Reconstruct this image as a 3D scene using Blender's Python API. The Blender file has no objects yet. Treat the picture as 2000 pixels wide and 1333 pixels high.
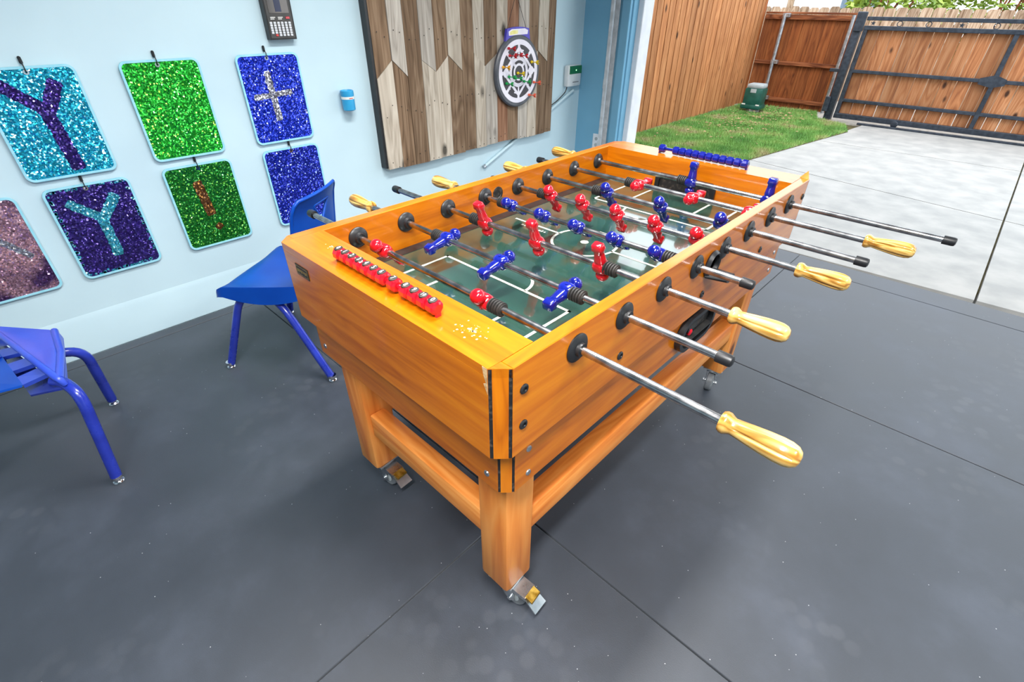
import bpy, bmesh, math, random
from mathutils import Vector, Matrix
rnd = random.Random(7)
S = bpy.context.scene
COL = S.collection
PI = math.pi
# ------------------------------------------------------------------ camera
cam_d = bpy.data.cameras.new('camera'); cam = bpy.data.objects.new('camera', cam_d); COL.objects.link(cam)
cam_d.sensor_width = 36.0; cam_d.sensor_fit = 'HORIZONTAL'; cam_d.lens = 17.2716; cam_d.clip_start = 0.02
CAMPOS = Vector((0.40233, -0.58980, 1.29541)); yaw, pitch, roll = -0.758728, 0.602967, 0.0072695
fw = Vector((math.sin(yaw)*math.cos(pitch), math.cos(yaw)*math.cos(pitch), -math.sin(pitch)))
rt = Vector((math.cos(yaw), -math.sin(yaw), 0)); up = rt.cross(fw)
rt, up = rt*math.cos(roll)+up*math.sin(roll), -rt*math.sin(roll)+up*math.cos(roll)
cam.matrix_world = Matrix(((rt.x, up.x, -fw.x, CAMPOS.x), (rt.y, up.y, -fw.y, CAMPOS.y), (rt.z, up.z, -fw.z, CAMPOS.z), (0, 0, 0, 1)))
S.camera = cam
# ------------------------------------------------------------------ world, sun, exposure
S.view_settings.view_transform = 'Standard'; S.view_settings.look = 'None'
S.view_settings.exposure = 0.0; S.view_settings.gamma = 1.0; S.view_settings.use_curve_mapping = False
W = bpy.data.worlds.new('overcast_sky'); S.world = W; W.use_nodes = True
bg = W.node_tree.nodes['Background']; bg.inputs[0].default_value = (0.87, 0.94, 1.0, 1); bg.inputs[1].default_value = 3.2
sd = bpy.data.lights.new('sun', 'SUN'); sd.energy = 1.0; sd.angle = math.radians(25); sd.color = (1.0, 0.96, 0.9)
sun = bpy.data.objects.new('sun', sd); COL.objects.link(sun); sun.rotation_euler = (math.radians(38), math.radians(18), 0)
# garage ceiling lamps: (x, y, length, angle, watts)
LAMPS = [(0.45, -0.90, 1.2, 0.0, 86), (-0.55, 0.55, 1.2, 0.0, 64), (1.9, 0.5, 1.2, 0.0, 58)]
LAMP_Z = 2.43
for lx, ly, ll, la, lw in LAMPS:
    ld = bpy.data.lights.new('lamp_light', 'AREA'); ld.shape = 'RECTANGLE'; ld.size = 0.22; ld.size_y = ll; ld.energy = lw; ld.color = (1.0, 0.98, 0.95); ld.spread = math.radians(150)
    lo = bpy.data.objects.new('lamp_light', ld); COL.objects.link(lo); lo.location = (lx, ly, LAMP_Z-0.012); lo.rotation_euler = (0, 0, la)

# ------------------------------------------------------------------ helpers
def tag(o, label=None, cat=None, group=None, kind=None):
    if label: o['label'] = label
    if cat: o['category'] = cat
    if group: o['group'] = group
    if kind: o['kind'] = kind
    return o
def empty(name, loc, label=None, cat=None, group=None, rz=0.0, parent=None):
    o = bpy.data.objects.new(name, None); o.empty_display_size = 0.05; COL.objects.link(o)
    o.location = loc; o.rotation_euler = (0, 0, rz)
    if parent: o.parent = parent
    return tag(o, label, cat, group)
class MB:
    """collects geometry in the coordinates of its future parent"""
    def __init__(s): s.v = []; s.f = []
    def add(s, vs, fs):
        n = len(s.v); s.v += [tuple(v) for v in vs]; s.f += [tuple(i+n for i in f) for f in fs]; return s
    def box(s, a, b, bev=0.0, m=None):
        x0, x1 = sorted((a[0], b[0])); y0, y1 = sorted((a[1], b[1])); z0, z1 = sorted((a[2], b[2]))
        if bev <= 0:
            vs = [(x0,y0,z0),(x1,y0,z0),(x1,y1,z0),(x0,y1,z0),(x0,y0,z1),(x1,y0,z1),(x1,y1,z1),(x0,y1,z1)]
            fs = [(3,2,1,0),(4,5,6,7),(0,1,5,4),(1,2,6,5),(2,3,7,6),(3,0,4,7)]
        else:
            bm = bmesh.new(); bmesh.ops.create_cube(bm, size=1)
            for v in bm.verts: v.co = Vector(((x0+x1)/2+v.co.x*(x1-x0), (y0+y1)/2+v.co.y*(y1-y0), (z0+z1)/2+v.co.z*(z1-z0)))
            bmesh.ops.bevel(bm, geom=bm.edges[:], offset=bev, segments=2 if bev > 0.004 else 1, affect='EDGES', profile=0.5)
            bm.verts.index_update(); vs = [v.co.copy() for v in bm.verts]; fs = [[v.index for v in f.verts] for f in bm.faces]; bm.free()
        if m is not None: vs = [m @ Vector(v) for v in vs]
        return s.add(vs, fs)
    def prism(s, pts, d):
        """closed polygon pts (3D) pushed along vector d"""
        n = len(pts); d = Vector(d); P = [Vector(q) for q in pts]
        nrm = sum(((P[i]-P[0]).cross(P[(i+1) % n]-P[0]) for i in range(1, n-1)), Vector())
        if nrm.dot(d) > 0: P = P[::-1]
        return s.add(P+[q+d for q in P], [tuple(range(n)), tuple(range(2*n-1, n-1, -1))]+[(i, n+i, n+(i+1) % n, (i+1) % n)[::-1] for i in range(n)])
    def ringprism(s, outer, inner, d):
        n = len(outer); d = Vector(d); vs = [Vector(q) for q in outer]+[Vector(q) for q in inner]; vs += [v+d for v in vs]
        fs = []
        for i in range(n):
            j = (i+1) % n
            fs += [(i, j, n+j, n+i), (2*n+i, 3*n+i, 3*n+j, 2*n+j), (i, 2*n+i, 2*n+j, j), (n+i, n+j, 3*n+j, 3*n+i)]
        return s.add(vs, fs)
    def tube(s, path, r, seg=12, caps=True):
        P = [Vector(q) for q in path]; n = len(P); rs = r if isinstance(r, (list, tuple)) else [r]*n
        T = [(P[min(i+1, n-1)]-P[max(i-1, 0)]).normalized() for i in range(n)]
        ref = Vector((0, 0, 1)) if abs(T[0].z) < 0.9 else Vector((1, 0, 0))
        u = T[0].cross(ref).normalized(); vs = []
        for i in range(n):
            u = (u-T[i]*u.dot(T[i])).normalized(); w = T[i].cross(u)
            for k in range(seg):
                a = 2*PI*k/seg; vs.append(P[i]+(u*math.cos(a)+w*math.sin(a))*rs[i])
        fs = [(i*seg+k, i*seg+(k+1) % seg, (i+1)*seg+(k+1) % seg, (i+1)*seg+k) for i in range(n-1) for k in range(seg)]
        if caps: fs += [tuple(range(seg-1, -1, -1)), tuple(range((n-1)*seg, n*seg))]
        return s.add(vs, fs)
    def lathe(s, prof, o, ax, seg=20, mod=None, u=None, sx=1.0):
        """prof: (radius, height along ax)"""
        ax = Vector(ax).normalized(); o = Vector(o)
        if u is None: u = ax.cross(Vector((0, 0, 1)) if abs(ax.z) < 0.9 else Vector((1, 0, 0))).normalized()
        u = Vector(u); w = ax.cross(u); vs = []; n = len(prof)
        for i, (r, h) in enumerate(prof):
            for k in range(seg):
                a = 2*PI*k/seg; rr = r*(mod(i, a) if mod else 1)
                vs.append(o+ax*h+u*math.cos(a)*rr*sx+w*math.sin(a)*rr)
        fs = [(i*seg+k, i*seg+(k+1) % seg, (i+1)*seg+(k+1) % seg, (i+1)*seg+k) for i in range(n-1) for k in range(seg)]
        fs += [tuple(range(seg-1, -1, -1)), tuple(range((n-1)*seg, n*seg))]
        return s.add(vs, fs)
    def loft(s, rings, caps=True):
        n = len(rings[0]); vs = [q for r in rings for q in r]; m = len(rings)
        fs = [(i*n+k, i*n+(k+1) % n, (i+1)*n+(k+1) % n, (i+1)*n+k) for i in range(m-1) for k in range(n)]
        if caps: fs += [tuple(range(n-1, -1, -1)), tuple(range((m-1)*n, m*n))]
        return s.add(vs, fs)
    def mesh(s, name, mat, smooth=35, fix=True):
        me = bpy.data.meshes.new(name); me.from_pydata([tuple(v) for v in s.v], [], s.f)
        if fix:
            bm = bmesh.new(); bm.from_mesh(me); bmesh.ops.recalc_face_normals(bm, faces=bm.faces); bm.to_mesh(me); bm.free()
        if mat: me.materials.append(mat)
        if smooth:
            me.polygons.foreach_set('use_smooth', [True]*len(me.polygons)); me.set_sharp_from_angle(angle=math.radians(smooth))
        me.update(); return me
    def build(s, name, mat, parent=None, loc=None, smooth=35, fix=True, rot=None):
        """loc None: vertices are world coordinates and are re-based on the (unrotated) parent"""
        if loc is None and parent is not None:
            w = Vector(parent.location); q = parent.parent
            while q: w += Vector(q.location); q = q.parent
            s.v = [tuple(Vector(v)-w) for v in s.v]
        o = bpy.data.objects.new(name, s.mesh(name, mat, smooth, fix)); COL.objects.link(o)
        if parent: o.parent = parent
        if loc is not None: o.location = loc
        if rot is not None: o.rotation_euler = rot
        return o
def inst(me, name, parent=None, loc=(0, 0, 0), rot=(0, 0, 0), scale=(1, 1, 1)):
    o = bpy.data.objects.new(name, me); COL.objects.link(o); o.location = loc; o.rotation_euler = rot; o.scale = scale
    if parent: o.parent = parent
    return o
def rebase(o, base):
    """top-level single mesh: move its origin to base"""
    b = Vector(base); o.data.transform(Matrix.Translation(-b)); o.location = b; return o
def rrect(w, h, r, n=6):
    pts = []
    for cx, cy, a0 in ((w/2-r, h/2-r, 0), (-w/2+r, h/2-r, 90), (-w/2+r, -h/2+r, 180), (w/2-r, -h/2+r, 270)):
        for k in range(n+1):
            a = math.radians(a0+90*k/n); pts.append((cx+r*math.cos(a), cy+r*math.sin(a)))
    return pts
def text_mesh(name, txt, size, mat, depth=0.0003):
    cu = bpy.data.curves.new('text', 'FONT'); cu.body = txt; cu.size = size; cu.align_x = 'CENTER'; cu.align_y = 'CENTER'; cu.extrude = depth; cu.resolution_u = 2
    o = bpy.data.objects.new('text', cu); COL.objects.link(o)
    dg = bpy.context.evaluated_depsgraph_get(); me = bpy.data.meshes.new_from_object(o.evaluated_get(dg)); me.name = name
    bpy.data.objects.remove(o); bpy.data.curves.remove(cu)
    me.materials.clear(); me.materials.append(mat); return me

# ------------------------------------------------------------------ materials
def lin(c): return tuple(((x/255)/12.92 if x/255 <= 0.04045 else ((x/255+0.055)/1.055)**2.4) for x in c)+(1,)
def base_mat(name, col, rough=0.5, metal=0.0, spec=0.5, coat=0.0, coat_r=0.1, alpha=None, trans=0.0):
    m = bpy.data.materials.new(name); m.use_nodes = True; b = m.node_tree.nodes['Principled BSDF']
    b.inputs['Base Color'].default_value = lin(col); b.inputs['Roughness'].default_value = rough; b.inputs['Metallic'].default_value = metal
    b.inputs['Specular IOR Level'].default_value = spec; b.inputs['Coat Weight'].default_value = coat; b.inputs['Coat Roughness'].default_value = coat_r
    b.inputs['Transmission Weight'].default_value = trans
    return m
def nodes(m): t = m.node_tree; return t, t.nodes, t.links, t.nodes['Principled BSDF']
def nn(t, ty, **kw):
    n = t.nodes.new(ty)
    for k, v in kw.items():
        if k in n.inputs: n.inputs[k].default_value = v
        else: setattr(n, k, v)
    return n
def ramp(t, stops, interp='LINEAR'):
    r = t.nodes.new('ShaderNodeValToRGB'); r.color_ramp.interpolation = interp; e = r.color_ramp.elements
    while len(e) < len(stops): e.new(0.5)
    for i, (p, c) in enumerate(stops): e[i].position = p; e[i].color = c if len(c) == 4 else lin(c)
    return r
def mottled(name, c0, c1, scale=8.0, rough=0.5, metal=0.0, detail=4, bump=0.0, spec=0.5, coat=0.0, mid=(0.35, 0.65), rvar=0.1, coat_r=0.1):
    m = base_mat(name, c0, rough, metal, spec, coat, coat_r); t, N, L, b = nodes(m)
    tc = nn(t, 'ShaderNodeTexCoord'); no = nn(t, 'ShaderNodeTexNoise', Scale=scale, Detail=detail); L.new(tc.outputs['Object'], no.inputs['Vector'])
    r = ramp(t, [(mid[0], c0), (mid[1], c1)]); L.new(no.outputs['Fac'], r.inputs[0]); L.new(r.outputs[0], b.inputs['Base Color'])
    mr = nn(t, 'ShaderNodeMapRange'); mr.inputs[3].default_value = max(0.02, rough-rvar); mr.inputs[4].default_value = min(1, rough+rvar)
    L.new(no.outputs['Fac'], mr.inputs[0]); L.new(mr.outputs[0], b.inputs['Roughness'])
    if bump:
        n2 = nn(t, 'ShaderNodeTexNoise', Scale=scale*14, Detail=3); L.new(tc.outputs['Object'], n2.inputs['Vector'])
        bp = nn(t, 'ShaderNodeBump', Strength=bump, Distance=0.002); L.new(n2.outputs['Fac'], bp.inputs['Height']); L.new(bp.outputs[0], b.inputs['Normal'])
    return m
def wood(name, cols, axis, rough=0.35, coat=0.3, scale=1.0, wave=0.35, bump=0.15, objvar=0.0, knots=False, streak=22.0):
    """cols dark->light; axis = grain direction 0/1/2"""
    m = base_mat(name, cols[1], rough, 0, 0.3, coat, 0.08); t, N, L, b = nodes(m)
    tc = nn(t, 'ShaderNodeTexCoord'); mp = nn(t, 'ShaderNodeMapping'); sc = [streak*scale]*3; sc[axis] = 1.3*scale
    mp.inputs['Scale'].default_value = sc; oi = nn(t, 'ShaderNodeObjectInfo')
    ad = nn(t, 'ShaderNodeVectorMath', operation='ADD'); sm = nn(t, 'ShaderNodeVectorMath', operation='SCALE'); sm.inputs['Scale'].default_value = 7.3
    cb = nn(t, 'ShaderNodeCombineXYZ'); 
    for i in range(3): L.new(oi.outputs['Random'], cb.inputs[i])
    L.new(cb.outputs[0], sm.inputs[0]); L.new(tc.outputs['Object'], ad.inputs[0]); L.new(sm.outputs[0], ad.inputs[1]); L.new(ad.outputs[0], mp.inputs['Vector'])
    n1 = nn(t, 'ShaderNodeTexNoise', Scale=1.0, Detail=6, Roughness=0.6, Distortion=0.5); L.new(mp.outputs[0], n1.inputs['Vector'])
    mp2 = nn(t, 'ShaderNodeMapping'); s2 = [9.0*scale]*3; s2[axis] = 0.9*scale; mp2.inputs['Scale'].default_value = s2; L.new(ad.outputs[0], mp2.inputs['Vector'])
    wv = nn(t, 'ShaderNodeTexNoise', Scale=1.0, Detail=2, Distortion=1.2); L.new(mp2.outputs[0], wv.inputs['Vector'])
    ml = nn(t, 'ShaderNodeMath', operation='MULTIPLY'); ml.inputs[1].default_value = 13.0; L.new(wv.outputs['Fac'], ml.inputs[0])
    sn = nn(t, 'ShaderNodeMath', operation='PINGPONG'); sn.inputs[1].default_value = 1.0; L.new(ml.outputs[0], sn.inputs[0])
    mx = nn(t, 'ShaderNodeMix'); mx.inputs[0].default_value = wave; L.new(n1.outputs['Fac'], mx.inputs[2]); L.new(sn.outputs[0], mx.inputs[3])
    r = ramp(t, [(0.28, cols[0]), (0.5, cols[1]), (0.75, cols[2])]); L.new(mx.outputs[0], r.inputs[0])
    out = r.outputs[0]
    if objvar:
        hs = nn(t, 'ShaderNodeHueSaturation'); mr = nn(t, 'ShaderNodeMapRange'); mr.inputs[3].default_value = 1-objvar; mr.inputs[4].default_value = 1+objvar
        L.new(oi.outputs['Random'], mr.inputs[0]); L.new(mr.outputs[0], hs.inputs['Value']); L.new(out, hs.inputs['Color']); out = hs.outputs[0]
    if knots:
        vo = nn(t, 'ShaderNodeTexVoronoi', Scale=5.0); mk = nn(t, 'ShaderNodeMapping'); s3 = [1.0]*3; s3[axis] = 0.5; mk.inputs['Scale'].default_value = s3
        L.new(ad.outputs[0], mk.inputs['Vector']); L.new(mk.outputs[0], vo.inputs['Vector'])
        kr = ramp(t, [(0.06, (1, 1, 1, 1)), (0.13, (0, 0, 0, 1))]); L.new(vo.outputs['Distance'], kr.inputs[0])
        km = nn(t, 'ShaderNodeMix', data_type='RGBA'); L.new(kr.outputs[0], km.inputs[0]); L.new(out, km.inputs[6]); km.inputs[7].default_value = lin(tuple(int(c*0.55) for c in cols[0])); out = km.outputs[2]
    L.new(out, b.inputs['Base Color'])
    if bump:
        bp = nn(t, 'ShaderNodeBump', Strength=bump, Distance=0.001); L.new(mx.outputs[0], bp.inputs['Height']); L.new(bp.outputs[0], b.inputs['Normal'])
    return m
def sequin(name, c_main, c_alt, alt=0.04, scale=200.0, tilt=0.75, rough=0.2, patch=0.0):
    """tiny overlapping discs: every cell its own facing"""
    m = base_mat(name, c_main, rough, 0.75, 0.5); t, N, L, b = nodes(m)
    tc = nn(t, 'ShaderNodeTexCoord'); vo = nn(t, 'ShaderNodeTexVoronoi', Scale=scale); L.new(tc.outputs['Object'], vo.inputs['Vector'])
    sb = nn(t, 'ShaderNodeVectorMath', operation='SUBTRACT'); sb.inputs[1].default_value = (0.5, 0.5, 0.5); L.new(vo.outputs['Color'], sb.inputs[0])
    sc = nn(t, 'ShaderNodeVectorMath', operation='SCALE'); sc.inputs['Scale'].default_value = tilt; L.new(sb.outputs[0], sc.inputs[0])
    ge = nn(t, 'ShaderNodeNewGeometry'); ad = nn(t, 'ShaderNodeVectorMath', operation='ADD'); L.new(ge.outputs['Normal'], ad.inputs[0]); L.new(sc.outputs[0], ad.inputs[1])
    no = nn(t, 'ShaderNodeVectorMath', operation='NORMALIZE'); L.new(ad.outputs[0], no.inputs[0]); L.new(no.outputs[0], b.inputs['Normal']); L.new(no.outputs[0], b.inputs['Coat Normal']); b.inputs['Coat Weight'].default_value = 0.8; b.inputs['Coat Roughness'].default_value = 0.12
    sp = nn(t, 'ShaderNodeSeparateColor'); L.new(vo.outputs['Color'], sp.inputs[0])
    r = ramp(t, [(0.0, tuple(int(c*0.85) for c in c_main)), (0.8, c_main), (1.0-alt, c_main), (1.0, c_alt)]); L.new(sp.outputs[2], r.inputs[0])
    out = r.outputs[0]
    if patch:
        nz = nn(t, 'ShaderNodeTexNoise', Scale=9.0, Detail=3); L.new(tc.outputs['Object'], nz.inputs['Vector']); pr = ramp(t, [(0.5-patch*0.1, (0, 0, 0, 1)), (0.62, (1, 1, 1, 1))])
        L.new(nz.outputs['Fac'], pr.inputs[0]); mx = nn(t, 'ShaderNodeMix', data_type='RGBA'); L.new(pr.outputs[0], mx.inputs[0]); L.new(out, mx.inputs[6]); mx.inputs[7].default_value = lin(c_alt); out = mx.outputs[2]
    L.new(out, b.inputs['Base Color']); return m

M = {}
VEN = [(156, 75, 2), (192, 104, 5), (212, 126, 13)]
M['ven_y'] = wood('veneer_along', VEN, 1, 0.26, 0.42, 1.3, 0.10, 0.02)
M['ven_x'] = wood('veneer_across', VEN, 0, 0.26, 0.42, 1.3, 0.10, 0.02)
M['ven_z'] = wood('veneer_upright', VEN, 2, 0.28, 0.3, 1.5, 0.2, 0.02)
LEG = [(196, 102, 36), (222, 134, 58), (238, 162, 86)]
M['leg_x'] = wood('redwood_across', LEG, 0, 0.42, 0.15, 0.9, 0.22, 0.06)
M['leg_y'] = wood('redwood_along', LEG, 1, 0.42, 0.15, 0.9, 0.22, 0.06)
M['leg_z'] = wood('redwood_upright', LEG, 2, 0.42, 0.15, 0.9, 0.22, 0.06, knots=True)
M['handle'] = wood('pale_handle_wood', [(150, 102, 36), (206, 160, 80), (228, 192, 116)], 0, 0.3, 0.5, 2.2, 0.5, 0.03)
M['edge_black'] = mottled('worn_black_edge', (24, 22, 22), (92, 80, 70), 90, 0.6, mid=(0.5, 0.8))
M['chip'] = mottled('bare_particle_board', (176, 132, 84), (222, 188, 140), 160, 0.9, bump=0.5)
M['scuff'] = mottled('scuffed_finish', (206, 160, 100), (236, 214, 178), 120, 0.6)
M['black'] = mottled('black_plastic', (20, 21, 24), (34, 35, 38), 30, 0.38)
M['rubber'] = mottled('black_rubber', (26, 26, 27), (46, 44, 42), 60, 0.6)
M['steel'] = mottled('brushed_steel_rod', (150, 150, 152), (196, 196, 198), 40, 0.24, 1.0)
M['zinc'] = mottled('zinc_plate', (188, 192, 196), (226, 228, 230), 20, 0.3, 1.0)
M['brass'] = mottled('yellow_zinc', (160, 118, 36), (214, 176, 84), 60, 0.35, 0.9)
M['wheel'] = mottled('grey_caster_rubber', (92, 96, 100), (118, 122, 126), 30, 0.5)
M['red'] = mottled('red_player_plastic', (176, 10, 26), (206, 18, 38), 30, 0.16, coat=0.6, spec=0.5, rvar=0.04)
M['blue'] = mottled('blue_player_plastic', (7, 17, 108), (12, 27, 136), 30, 0.16, coat=0.6, rvar=0.04)
M['white_print'] = mottled('white_paint', (226, 226, 220), (240, 240, 236), 50, 0.5)
M['line'] = mottled('off_white_field_line', (196, 198, 184), (222, 222, 210), 40, 0.35)
def field_mat():
    m = base_mat('dark_green_playfield', (30, 58, 50), 0.17, 0, 0.6, 1.0, 0.05); t, N, L, b = nodes(m); b.inputs['Coat IOR'].default_value = 1.8
    tc = nn(t, 'ShaderNodeTexCoord'); n = nn(t, 'ShaderNodeTexNoise', Scale=7.0, Detail=4); L.new(tc.outputs['Object'], n.inputs['Vector'])
    r = ramp(t, [(0.3, (26, 54, 46)), (0.55, (38, 70, 60)), (0.68, (64, 68, 48)), (0.8, (78, 50, 36))]); L.new(n.outputs['Fac'], r.inputs[0]); L.new(r.outputs[0], b.inputs['Base Color'])
    n2 = nn(t, 'ShaderNodeTexNoise', Scale=60.0, Detail=4); L.new(tc.outputs['Object'], n2.inputs['Vector'])
    mr = nn(t, 'ShaderNodeMapRange'); mr.inputs[3].default_value = 0.10; mr.inputs[4].default_value = 0.26; L.new(n2.outputs['Fac'], mr.inputs[0]); L.new(mr.outputs[0], b.inputs['Roughness'])
    return m
M['field'] = field_mat()
def mat_rubber():
    m = base_mat('black_rubber_mat', (46, 48, 52), 0.5, 0, 0.8); t, N, L, b = nodes(m); b.inputs['Sheen Weight'].default_value = 0.30; b.inputs['Sheen Roughness'].default_value = 0.45; b.inputs['Sheen Tint'].default_value = (0.85, 0.92, 1.0, 1)
    tc = nn(t, 'ShaderNodeTexCoord'); ge = nn(t, 'ShaderNodeNewGeometry')
    n = nn(t, 'ShaderNodeTexNoise', Scale=2.2, Detail=6, Roughness=0.65); L.new(ge.outputs['Position'], n.inputs['Vector'])
    r = ramp(t, [(0.3, (24, 31, 41)), (0.5, (33, 40, 51)), (0.72, (51, 58, 71))]); L.new(n.outputs['Fac'], r.inputs[0])
    # round wear marks
    vr = nn(t, 'ShaderNodeTexVoronoi', Scale=19.0); L.new(ge.outputs['Position'], vr.inputs['Vector'])
    rr = ramp(t, [(0.30, (1, 1, 1, 1)), (0.45, (0, 0, 0, 1))]); L.new(vr.outputs['Distance'], rr.inputs[0])
    n3 = nn(t, 'ShaderNodeTexNoise', Scale=1.9, Detail=1); L.new(ge.outputs['Position'], n3.inputs['Vector']); r3 = ramp(t, [(0.52, (0, 0, 0, 1)), (0.66, (0.055, 0.055, 0.055, 1))]); L.new(n3.outputs['Fac'], r3.inputs[0])
    mu = nn(t, 'ShaderNodeMath', operation='MULTIPLY'); L.new(rr.outputs[0], mu.inputs[0]); L.new(r3.outputs[0], mu.inputs[1])
    mx = nn(t, 'ShaderNodeMix', data_type='RGBA'); L.new(mu.outputs[0], mx.inputs[0]); L.new(r.outputs[0], mx.inputs[6]); mx.inputs[7].default_value = lin((140, 142, 148))
    # dust flecks
    v = nn(t, 'ShaderNodeTexVoronoi', Scale=55.0); L.new(ge.outputs['Position'], v.inputs['Vector']); vr2 = ramp(t, [(0.055, (1, 1, 1, 1)), (0.075, (0, 0, 0, 1))]); L.new(v.outputs['Distance'], vr2.inputs[0])
    sp = nn(t, 'ShaderNodeSeparateColor'); L.new(v.outputs['Color'], sp.inputs[0]); gt = nn(t, 'ShaderNodeMath', operation='GREATER_THAN'); gt.inputs[1].default_value = 0.86; L.new(sp.outputs[0], gt.inputs[0])
    m2 = nn(t, 'ShaderNodeMath', operation='MULTIPLY'); L.new(vr2.outputs[0], m2.inputs[0]); L.new(gt.outputs[0], m2.inputs[1])
    fx = nn(t, 'ShaderNodeMix', data_type='RGBA'); L.new(m2.outputs[0], fx.inputs[0]); L.new(mx.outputs[2], fx.inputs[6]); fx.inputs[7].default_value = lin((170, 172, 176)); L.new(fx.outputs[2], b.inputs['Base Color'])
    mr = nn(t, 'ShaderNodeMapRange'); mr.inputs[3].default_value = 0.48; mr.inputs[4].default_value = 0.66; L.new(n.outputs['Fac'], mr.inputs[0]); L.new(mr.outputs[0], b.inputs['Roughness'])
    n4 = nn(t, 'ShaderNodeTexNoise', Scale=420.0, Detail=2); L.new(ge.outputs['Position'], n4.inputs['Vector']); bp = nn(t, 'ShaderNodeBump', Strength=0.25, Distance=0.001); L.new(n4.outputs['Fac'], bp.inputs['Height']); L.new(bp.outputs[0], b.inputs['Normal'])
    return m
M['mat'] = mat_rubber()
M['wall'] = mottled('light_blue_wall_paint', (188, 213, 223), (194, 219, 228), 3.0, 0.55, bump=0.12)
M['wall_shaded'] = mottled('shaded_blue_wall_paint', (110, 166, 196), (118, 174, 203), 3.0, 0.55, bump=0.12)  # wall blue deepened to paint in the shade on the front return
M['ceil'] = mottled('white_ceiling_paint', (224, 228, 230), (232, 235, 236), 3.0, 0.8)
M['white'] = mottled('white_trim_paint', (216, 220, 226), (228, 231, 236), 10, 0.45)
M['track'] = mottled('galvanised_track', (186, 192, 196), (212, 216, 220), 25, 0.4, 0.15)
M['concrete'] = mottled('pale_concrete', (150, 150, 148), (170, 168, 165), 5.0, 0.85, detail=8, bump=0.3)
M['dust'] = mottled('grey_joint_filler', (64, 62, 58), (92, 88, 80), 20, 0.9)
M['soil'] = mottled('brown_soil', (70, 62, 40), (104, 96, 58), 18, 0.95, bump=0.5)
M['alley'] = mottled('pale_gravel', (160, 155, 147), (184, 178, 170), 20, 0.9, bump=0.4)
CED = [(140, 86, 50), (172, 114, 70), (194, 138, 92)]
M['cedar'] = wood('cedar_picket', CED, 2, 0.7, 0, 1.0, 0.2, 0.1, objvar=0.2, knots=True)
M['cedar_dark'] = wood('stained_cedar_picket', [(98, 48, 20), (138, 76, 36), (164, 100, 54)], 2, 0.7, 0, 1.0, 0.2, 0.1, objvar=0.2, knots=True)
M['cedar_gate'] = wood('gate_picket', [(122, 72, 44), (160, 104, 66), (184, 134, 96)], 2, 0.7, 0, 1.0, 0.2, 0.1, objvar=0.26, knots=True)
M['cedar_grey'] = wood('weathered_picket', [(126, 100, 78), (166, 140, 116), (188, 166, 144)], 2, 0.8, 0, 1.0, 0.4, 0.2, objvar=0.22)
M['rail'] = wood('stained_rail', [(92, 46, 24), (134, 76, 44), (160, 98, 62)], 0, 0.7, 0, 1.0, 0.4, 0.2)
M['gate_metal'] = mottled('charcoal_gate_metal', (40, 46, 56), (58, 65, 76), 25, 0.45, 0.3)
M['galv'] = mottled('galvanised_pole', (150, 158, 166), (190, 196, 202), 25, 0.35, 0.8)
M['green_box'] = mottled('dark_green_plastic', (18, 72, 62), (26, 88, 76), 12, 0.35)
M['grey_lid'] = mottled('grey_plastic_lid', (150, 158, 160), (176, 182, 184), 12, 0.5)
M['chair'] = mottled('royal_blue_chair_plastic', (0, 62, 158), (2, 72, 172), 6, 0.36, coat=0.0, spec=0.35, rvar=0.06)
M['chair2'] = mottled('violet_blue_chair_plastic', (44, 70, 184), (56, 84, 200), 6, 0.35, coat=0.15)
M['chair_leg'] = mottled('navy_enamel_tube', (24, 40, 140), (34, 54, 168), 12, 0.28, coat=0.3)
M['chrome'] = mottled('chrome_glide', (200, 200, 204), (226, 226, 230), 20, 0.15, 1.0)
M['trim_cyan'] = mottled('pale_cyan_binding', (140, 206, 224), (160, 218, 234), 30, 0.6)
def reclaimed(name, cols): return wood(name, cols, 2, 0.8, 0, 1.0, 0.25, 0.15, objvar=0.14, knots=True, streak=34)
M['pl_brown'] = reclaimed('weathered_brown_plank', [(88, 68, 50), (122, 98, 76), (150, 126, 102)])
M['pl_light'] = reclaimed('weathered_pale_plank', [(154, 142, 126), (186, 174, 158), (206, 196, 180)])
M['pl_grey'] = reclaimed('weathered_grey_plank', [(138, 130, 120), (168, 160, 150), (190, 183, 172)])
M['pl_red'] = reclaimed('weathered_red_plank', [(110, 74, 54), (138, 100, 76), (160, 122, 96)])

# ------------------------------------------------------------------ the garage
WX, RY = -2.153, 2.85
floor = MB().box((-2.3, -3.3, -0.1), (3.5, 2.74, -0.012)).build('floor', M['dust']); tag(floor, kind='structure')
xs = [-2.149, -2.085, -0.255, 1.575, 3.4]; ys = [-3.2, -2.32, -1.10, 0.12, 1.345, 2.556, 2.735]
for i in range(len(xs)-1):
    for j in range(len(ys)-1):
        g = 0.0022; MB().box((xs[i]+g, ys[j]+g, -0.012), (xs[i+1]-g, ys[j+1]-g, 0.0), 0.0015).build('mat', M['mat'], floor)
wl = MB().box((WX-0.2, -3.4, -0.1), (WX-0.006, RY+0.1, 2.5)).build('wall_left', M['wall']); tag(wl, kind='structure')
bb = MB().prism([(WX-0.006, 0, 0), (WX, 0, 0), (WX, 0, 0.160), (WX-0.006, 0, 0.185)], (0, 5.9, 0)); bb.v = [(x, y-3.05, z) for x, y, z in bb.v]
tag(bb.build('baseboard_left', M['wall']), kind='structure')
tag(MB().box((WX-0.1, RY, -0.1), (-1.80, RY+0.13, 2.5)).build('wall_front_left', M['wall_shaded']), kind='structure')
tag(MB().box((-1.80, RY+0.001, 2.15), (3.3, RY+0.13, 2.5)).build('wall_front_header', M['wall']), kind='structure')
tag(MB().box((3.3, -3.4, -0.1), (3.5, RY+0.13, 2.5)).build('wall_right', M['wall']), kind='structure')
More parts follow.
